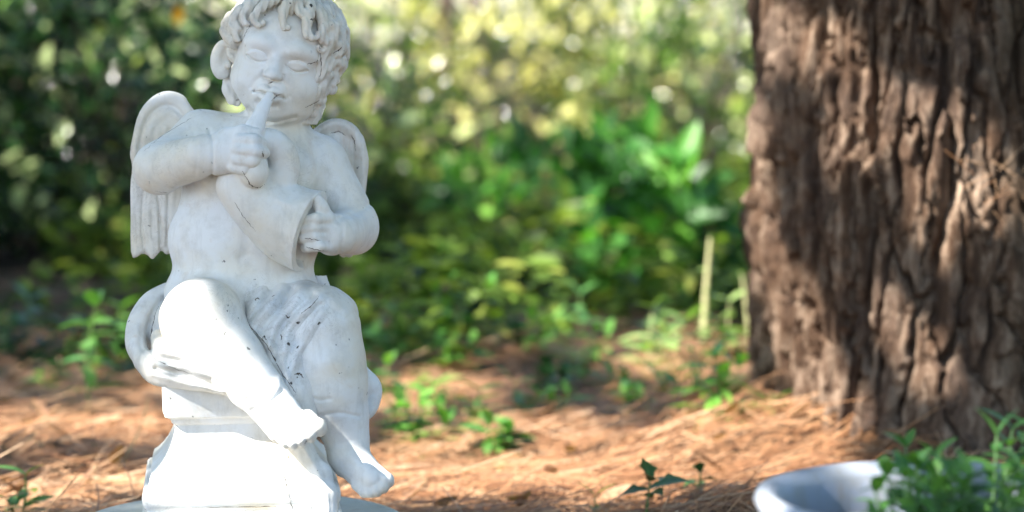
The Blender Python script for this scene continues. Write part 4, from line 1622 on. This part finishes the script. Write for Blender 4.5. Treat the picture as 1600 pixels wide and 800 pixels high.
plant_px('leafy_plant', 'low sprawling green plant beside the statue foot, on the straw edge', 690, 650, 690, 600, 4, 0.07, 'lime', 23, stems=4)
plant_px('leafy_plant', 'green plant on the straw edge right of the middle', 800, 660, 805, 600, 4, 0.075, 'fresh', 24, stems=4)
plant_px('leafy_plant', 'small light green plant below the pale plants', 900, 625, 900, 560, 4, 0.07, 'lime', 25, stems=3)
plant_px('leafy_plant', 'light green plant between pale plants and trunk foot', 1050, 650, 1055, 590, 4, 0.075, 'fresh', 26, stems=3)

more = random.Random(77)
for i, (u, v, hgt, kd) in enumerate(((600, 640, 70, 'fresh'), (665, 690, 55, 'lime'), (715, 610, 80, 'lime'), (770, 700, 36, 'fresh'), (830, 590, 90, 'lime'), (880, 660, 45, 'fresh'), (930, 600, 80, 'lime'),
                                     (985, 660, 50, 'fresh'), (1030, 590, 90, 'pale'), (1085, 640, 90, 'lime'), (1150, 655, 80, 'lime'), (1165, 700, 50, 'fresh'), (560, 620, 60, 'fresh'), (90, 620, 50, 'fresh'), (235, 610, 60, 'deep'))):
    plant_px('leafy_plant', 'leafy green sprig, ' + ['first', 'second', 'third', 'fourth', 'fifth', 'sixth', 'seventh', 'eighth', 'ninth', 'tenth', 'eleventh', 'twelfth', 'thirteenth', 'fourteenth', 'fifteenth'][
        sorted(range(15), key=lambda k: (600, 665, 715, 770, 830, 880, 930, 985, 1030, 1085, 1150, 1165, 560, 90, 235)[k]).index(i)] + ' from the left among the sprigs on the straw edge',
        u, v, u + more.uniform(-10, 10), v - hgt, 5, more.uniform(0.06, 0.09), kd, 200 + i, stems=more.choice((2, 3, 4)), group='sprigs along the straw edge')

# an orange dying leaf high on the left shrub
ML_ORANGE = leaf_mat('orange_leaf', (0.75, 0.30, 0.03), (0.85, 0.38, 0.04))
o = bpy.data.objects.new('orange_leaf', single_leaf('orange_leaf', ML_ORANGE, 0.6, 0.1, 0.2))
o.matrix_world = Matrix.Translation(at_y(284, 8, 7.2)) @ Matrix.Rotation(0.6, 4, 'Z') @ Matrix.Rotation(-0.9, 4, 'X') @ Matrix.Scale(0.07, 4)
link(o)
tag(o, 'bright orange leaf at the top edge left of the cherub head', 'leaf')

# dead leaves scattered over the straw
spots = []
rl = random.Random(8)
for i in range(96):
    if i < 52:
        u, v = rl.uniform(-20, 330), rl.uniform(590, 800)
    else:
        u, v = rl.uniform(560, 1240), rl.uniform(600, 800)
    spots.append((u, v))
for i, (u, v) in enumerate(spots):
    g = gpt(u, v)
    side = 'left of' if u < 400 else 'right of'
    o = bpy.data.objects.new('dead_leaf', leaf_me('dead'))
    o.matrix_world = Matrix.Translation(g + Vector((0, 0, 0.022))) @ Matrix.Rotation(rl.uniform(0, 6.28), 4, 'Z') @ Matrix.Rotation(rl.uniform(-.25, .4), 4, 'X') @ Matrix.Rotation(rl.uniform(-.4, .4), 4, 'Y') @ Matrix.Scale(rl.uniform(0.035, 0.075), 4)
    link(o)
    tag(o, f'curled brown dead leaf lying on the pine straw {side} the statue', 'dead leaf', f'dead leaves {side} the statue')

# ================================================================== PLANTER
PL_Y = 2.62
plc = at_y(1480, 768, PL_Y)
planter = empty('planter', (plc.x, plc.y, 0))
tag(planter, 'round pale grey stone planter bowl in the lower right corner', 'planter')
M_PLANT = make_marble('planter_stone', (0.34, 0.39, 0.49), 1.6)
zr = plc.z
PR = 0.212
prof = [(0.02, -0.01), (0.105, -0.01), (0.11, 0.03), (0.085, 0.06), (0.08, 0.09), (0.12, 0.13), (0.165, 0.19), (0.192, 0.26), (0.200, zr - 0.03), (PR - 0.006, zr - 0.024), (PR, zr - 0.012),
        (PR - 0.004, zr - 0.003), (PR - 0.014, zr), (PR - 0.024, zr - 0.004), (PR - 0.032, zr - 0.016), (PR - 0.034, zr - 0.05), (PR - 0.040, zr - 0.10), (PR - 0.055, zr - 0.16)]
mesh_obj('bowl', np_mesh('bowl', *lathe(prof, 96, 0.002, 0.4), M_PLANT), planter)
m_soil, nt_, b_ = mat_new('potting_soil')
nt_.links.new(ramp(nt_, noise(nt_, 60, 5, 0.7, objvec(nt_)), [(0.3, (0.02, 0.013, 0.009)), (0.7, (0.08, 0.05, 0.032))]), b_.inputs['Base Color'])
b_.inputs['Roughness'].default_value = 0.95
mesh_obj('soil', np_mesh('soil', *lathe([(PR - 0.046, zr - 0.115), (0.12, zr - 0.105), (0.05, zr - 0.098), (0.002, zr - 0.097)], 48, 0.02, 1.3), m_soil), planter)
pot_plant = empty('potted_plant', (plc.x, plc.y, zr - 0.11))
tag(pot_plant, 'leafy blue green plant growing in the stone planter', 'plant')
rp = random.Random(31)
M_SOFT, _nt, _b = mat_new('soft_stem')
_b.inputs['Base Color'].default_value = (0.10, 0.20, 0.07, 1)
for i in range(58):
    a = rp.uniform(0, 6.28)
    q = rp.random() ** 0.6
    bx_, by_ = 0.055 + math.cos(a) * q * 0.13, -0.02 + math.sin(a) * q * 0.13
    hgt = rp.uniform(0.105, 0.175) * (1.0 if bx_ > 0.05 else 0.8)
    tx, ty = bx_ * 1.35 + rp.uniform(-.02, .02), by_ * 1.3 + rp.uniform(-.02, .02)
    P = catmull(np.array([(bx_ * 0.8, by_ * 0.8, 0), ((bx_ + tx) / 2, (by_ + ty) / 2, hgt * 0.55), (tx, ty, hgt)]), 4)
    mesh_obj('stem', tube_mesh('stem', [np.hstack([P, np.linspace(0.0028, 0.0012, len(P))[:, None]])], M_SOFT, 5), pot_plant)
    for k in range(7):
        t = 0.25 + 0.75 * k / 6
        pt = Vector(P[int(t * (len(P) - 1))])
        for w in range(2):
            put_leaf(pot_plant, 'blue', pt, k * 1.57 + w * math.pi + a + rp.uniform(-.3, .3), rp.uniform(0.1, 0.7) + 0.4 * (k == 6), rp.uniform(-.3, .3), rp.uniform(0.028, 0.048))

# tufts of fallen needles caught on the bark
for i, (u, v, n, ln, lb) in enumerate(((1548, 290, 16, 0.09, 'tuft of dry pine needles caught high on the big trunk'),)):
    p = at_y(u, v, TR_Y - 0.37)
    t = np.random.default_rng(60 + i)
    paths = []
    for k in range(n):
        a0 = np.array([t.normal(0, 0.03), t.normal(-0.005, 0.01), t.normal(0, 0.025)])
        d = np.array([t.normal(0, 0.6), -abs(t.normal(0.12, 0.12)), t.normal(0.1, 0.6)])
        d /= np.linalg.norm(d)
        L = ln * t.uniform(0.4, 1)
        paths.append(np.array([list(a0) + [0.0007], list(a0 + d * L * 0.5 + [0, 0, -0.004]) + [0.0007], list(a0 + d * L + [0, 0, -0.012]) + [0.0006]]))
    me = tube_mesh('needle_tuft', paths, M_STRAW, 3)
    vattr(me, 'tone', np.repeat(np.clip(t.normal(.7, .2, n), 0, 1), 9))
    tag(mesh_obj('needle_tuft', me, None, p), lb, 'pine needles')

# a long dry needle stalk leaning by the pedestal
p0, p1 = gpt(170, 790), at_y(236, 590, 4.0)
q0, q1 = gpt(178, 745), at_y(232, 622, gpt(178, 745).y)
P = catmull(np.array([tuple(q0), tuple((q0 + q1) / 2 + Vector((0.012, 0, 0.01))), tuple(q1)]), 6)
me = tube_mesh('dry_stalk', [np.hstack([P, np.linspace(0.0016, 0.0008, len(P))[:, None]])], M_STALKP, 5)
tag(mesh_obj('dry_stalk', me), 'thin dry grass stalk leaning beside the pedestal', 'grass stalk')

# ================================================================== UNSEEN CROWNS SHAPED TO DAPPLE THE LIGHT
SV = np.array(SUN)
E1 = np.cross(SV, [0, 0, 1.0]); E1 /= np.linalg.norm(E1)
E2 = np.cross(E1, SV)


def flat2(p):
    p = np.asarray(p, float)
    return np.stack([p @ E1, p @ E2], -1)


def st1(u, v, w):
    return st_world([[u, v, w]])[0]


LIT = []      # gaps cut in the unseen crowns: (place to be sunlit, radius of the gap)
for u, v, w, r in ((285, 478, -150, 0.040), (300, 510, -160, 0.036), (335, 545, -170, 0.030), (368, 585, -185, 0.028), (408, 632, -195, 0.036), (455, 665, -205, 0.046), (490, 668, -205, 0.03),
                   (255, 740, -140, 0.06), (300, 720, -140, 0.06), (360, 735, -140, 0.065), (420, 745, -140, 0.055), (290, 780, -150, 0.06), (370, 785, -150, 0.065), (450, 775, -145, 0.05), (470, 750, -140, 0.03),
                   (330, 690, -130, 0.03), (424, 322, -120, 0.006), (545, 745, -110, 0.012)):
    LIT.append((st1(u, v, w), r * (0.50 if v > 680 and u < 480 else 0.9)))
for u, v, r in ((700, 770, 0.11), (780, 730, 0.12), (860, 760, 0.10), (930, 720, 0.13), (1010, 730, 0.12), (1090, 720, 0.14), (1170, 720, 0.12), (1130, 770, 0.12), (1040, 780, 0.10), (640, 720, 0.10),
                (760, 690, 0.08), (980, 560, 0.14), (1060, 555, 0.16), (700, 630, 0.09), (60, 690, 0.12), (150, 680, 0.10), (210, 700, 0.08), (100, 770, 0.07), (200, 770, 0.09), (250, 640, 0.06), (30, 790, 0.08),
                (640, 650, 0.08), (1210, 760, 0.10), (860, 690, 0.07)):
    LIT.append((np.array(gpt(u, v)) + np.array([0, 0, 0.02]), r * 1.1))
for u, v, r in ((1172, 230, 0.035), (1170, 300, 0.035), (1172, 340, 0.035), (1185, 380, 0.03), (1215, 480, 0.05), (1235, 540, 0.05), (1255, 600, 0.05), (1280, 660, 0.05), (1300, 690, 0.04), (1195, 40, 0.03), (1215, 20, 0.02),
                (1262, 40, 0.022), (1300, 48, 0.022), (1330, 60, 0.012), (1345, 140, 0.024), (1395, 175, 0.028), (1300, 218, 0.034), (1360, 220, 0.018), (1408, 245, 0.02), (1400, 510, 0.026), (1425, 545, 0.024),
                (1545, 310, 0.05), (1590, 360, 0.03), (1320, 640, 0.03), (1500, 620, 0.03), (1250, 80, 0.02), (1520, 440, 0.02), (1445, 270, 0.012)):
    px_ = (u - 1456) / 285
    yy = TR_Y - TR_R * math.sqrt(max(0.02, 1 - min(1, abs(px_)) ** 2))
    LIT.append((np.array(at_y(u, v, yy)), r * 1.6))
for u, v, y, r in ((950, 300, 6.8, 0.18), (1050, 310, 6.8, 0.20), (900, 340, 7.4, 0.14), (1010, 390, 6.7, 0.12), (1000, 510, 5.2, 0.10), (1040, 490, 5.2, 0.09), (1120, 500, 5.3, 0.10), (1160, 520, 5.3, 0.08), (1108, 400, 5.36, 0.05), (1105, 450, 5.36, 0.05), (1165, 450, 5.4, 0.04), (950, 500, 5.2, 0.06), (1110, 600, 5.2, 0.10),
                   (690, 30, 9.6, 0.20), (930, 20, 11.0, 0.35), (890, 130, 10.5, 0.30), (1100, 110, 10.4, 0.30), (1000, 60, 12, 0.35), (660, 200, 9.6, 0.15), (740, 270, 9.6, 0.15), (790, 320, 10, 0.2), (820, 200, 10.4, 0.2),
                   (700, 450, 7.0, 0.12), (130, 60, 7.6, 0.12), (250, 40, 7.5, 0.12), (170, 90, 7.6, 0.10), (60, 180, 7.9, 0.08), (140, 300, 7.6, 0.07), (30, 160, 7.8, 0.06), (150, 480, 5.5, 0.07), (150, 560, 5.5, 0.05), (30, 750, 4.6, 0.05),
                   (600, 40, 8.6, 0.12), (560, 130, 8.5, 0.10), (640, 660, 4.9, 0.05), (750, 640, 5.1, 0.08), (1160, 30, 12, 0.3)):
    LIT.append((np.array(at_y(u, v, y)), r))
# sun on the planter rim's left end
for u, v, r in ((1180, 785, 0.025),):
    LIT.append((np.array(at_y(u, v, 2.55)), r))
L2 = flat2(np.array([a for a, _ in LIT]))
LR = np.array([b for _, b in LIT])


SHADE = [(st1(395, 300, -60), 0.17, 900), (st1(432, 90, -40), 0.13, 600), (st1(250, 260, -20), 0.10, 350), (st1(520, 600, -90), 0.08, 300), (st1(550, 330, -30), 0.08, 250),  # extra leaves packed in to shade these: (place, radius, count)
         (np.array(at_y(1420, 150, TR_Y - 0.3)), 0.24, 2400), (np.array(at_y(1420, 450, TR_Y - 0.3)), 0.24, 2400), (np.array(at_y(1560, 300, TR_Y - 0.25)), 0.3, 2600), (np.array(at_y(1560, 600, TR_Y - 0.3)), 0.25, 1000)]


def crown_points(n, seed):
    """crown leaves laid out to shade the footprint, left out where sun is wanted"""
    r = np.random.default_rng(seed)
    # ground-level footprint that the crowns shade
    gy = r.uniform(1.8, 10.5, n)
    gx = r.uniform(-2.7, 2.7, n)
    G = np.stack([gx, gy, r.uniform(0, 1.2, n)], 1)
    far = np.clip((gy - 5.6) / 1.3, 0, 1)
    q = flat2(G)
    dap = vnoise(q[:, 0] * 4.6, q[:, 1] * 4.6, 0 * gx, 7)
    right = np.clip((gx + 0.9) / 0.9, 0, 1)
    keep = r.random(n) > far * (0.45 + 0.40 * right)
    keep &= dap > -1.0 + far * 0.35
    keep &= (gy > 6.0) | (r.random(n) < 0.60)
    G = G[keep]
    for c, rad, m in SHADE:
        a, b = r.uniform(0, 2 * math.pi, m), np.sqrt(r.random(m)) * rad
        G = np.concatenate([G, c[None] + (np.cos(a) * b)[:, None] * E1 + (np.sin(a) * b)[:, None] * E2])
    n = len(G)
    P = G + SV * r.uniform(3.3, 5.6, n)[:, None]
    L = r.uniform(0.06, 0.10, n)
    Dr = r.normal(size=(n, 3))
    Dr /= np.linalg.norm(Dr, axis=1, keepdims=True)
    q = flat2(P + Dr * L[:, None] * 0.5)
    open_ = np.zeros(n, bool)
    for c, rad in zip(L2, LR):
        open_ |= np.hypot(q[:, 0] - c[0], q[:, 1] - c[1]) < rad + 0.30 * L
    k = ~open_ & (P[:, 2] > 2.5)
    return P[k], Dr[k], L[k]


CP, CD, CL = crown_points(62000, 17)
# keep every crown clear of what the camera looks at
# trunks stand well outside the frame
TRUNKS = [(-5.6, -2.0, 'unseen broadleaf tree left of and behind the viewpoint, crown shaped to shade the statue'),
          (2.2, -4.2, 'unseen broadleaf tree behind the viewpoint, crown added to block sky light'),
          (-5.2, 3.4, 'unseen broadleaf tree left of the statue, crown shaped to dapple the light'),
          (-6.8, 9.5, 'unseen broadleaf tree far left beyond the shrubs, crown shaped to dapple the light'),
          (5.6, 1.5, 'unseen broadleaf tree right of the big trunk, crown added to block sky light')]
tp = np.array([t[:2] for t in TRUNKS])
CP2 = np.stack([rng.uniform(1.9, 7, 9000), rng.uniform(-6, 8, 9000), rng.uniform(2.8, 6.0, 9000)], 1)     # unseen crowns added on the right to block sky light
CP = np.concatenate([CP, CP2])
CD = np.concatenate([CD, rng.normal(size=(9000, 3))])
CL = np.concatenate([CL, np.full(9000, 0.15)])
own = np.argmin(np.hypot(CP[:, None, 0] - tp[None, :, 0], CP[:, None, 1] - tp[None, :, 1]), 1)
for i, (tx, ty, lb) in enumerate(TRUNKS):
    P = CP[own == i]
    if len(P) < 20: continue
    root = empty('shade_tree', (tx, ty, 0))
    tag(root, lb, 'tree', 'unseen trees added to shade the clearing')
    r = np.random.default_rng(500 + i)
    n = len(P)
    loc = P - np.array([tx, ty, 0])
    Up = np.array(SV)[None] * 0.8 + np.array([0, 0, 0.5]) + r.normal(0, 0.35, (n, 3))
    me = leaves_mesh('crown', loc, CD[own == i], Up, CL[own == i], np.clip(r.normal(.5, .2, n), 0, .9), M_MID, 1.15)
    mesh_obj('crown', me, root)
    paths = []
    zt = loc[:, 2].mean()
    zz = np.linspace(-0.05, zt, 10)
    cxy = loc[:, :2].mean(0)
    bendx = np.stack([cxy[0] * 0.25 * (zz / zt) ** 2, cxy[1] * 0.25 * (zz / zt) ** 2], 1)
    paths.append(np.hstack([bendx, zz[:, None], (0.20 - 0.12 * zz / zt)[:, None]]))
    for b in range(260):
        if len(paths) > 40: break
        e = loc[r.integers(0, n)]
        k = r.uniform(0.45, 0.95)
        s0 = np.array([cxy[0] * 0.25 * k * k, cxy[1] * 0.25 * k * k, zt * k])
        m1 = (s0 + e) / 2 + np.array([0, 0, 0.3])
        C4 = catmull(np.array([s0, m1, e]), 8)
        q2 = flat2(C4 + np.array([tx, ty, 0]))
        if (np.hypot(q2[:, None, 0] - L2[None, :, 0], q2[:, None, 1] - L2[None, :, 1]) < LR[None] + 0.015).any():
            continue                                       # no bough where the light comes through
        paths.append(np.hstack([C4, np.linspace(0.028, 0.004, len(C4))[:, None]]))
    mesh_obj('trunk', tube_mesh('trunk', paths, M_SLIM, 8), root)

# crown of the big pine, high above the frame
r = np.random.default_rng(77)
paths, PP = [], []
for b in range(34):
    z0 = r.uniform(4.2, 8.8)
    a = r.uniform(0, 6.28)
    L = (9.6 - z0) * 0.45 + 0.6
    s0 = np.array([0, 0, z0])
    e = s0 + np.array([math.cos(a) * L, math.sin(a) * L, r.uniform(-0.2, 0.6)])
    C4 = catmull(np.array([s0, (s0 + e) / 2 + [0, 0, 0.15], e]), 4)
    paths.append(np.hstack([C4, np.linspace(0.06, 0.008, len(C4))[:, None]]))
    for t in np.linspace(0.25, 1, 9):
        PP.append(s0 + (e - s0) * t + r.normal(0, 0.14, (34, 3)))
PP = np.concatenate(PP)
n = len(PP)
cr = mesh_obj('crown', leaves_mesh('crown', PP, r.normal(size=(n, 3)), r.normal(size=(n, 3)), r.uniform(0.16, 0.24, n), np.clip(r.normal(.4, .2, n), 0, 1), M_DARK, 0.22), pine)
mesh_obj('limb', tube_mesh('limb', paths, M_SLIM, 7), pine)
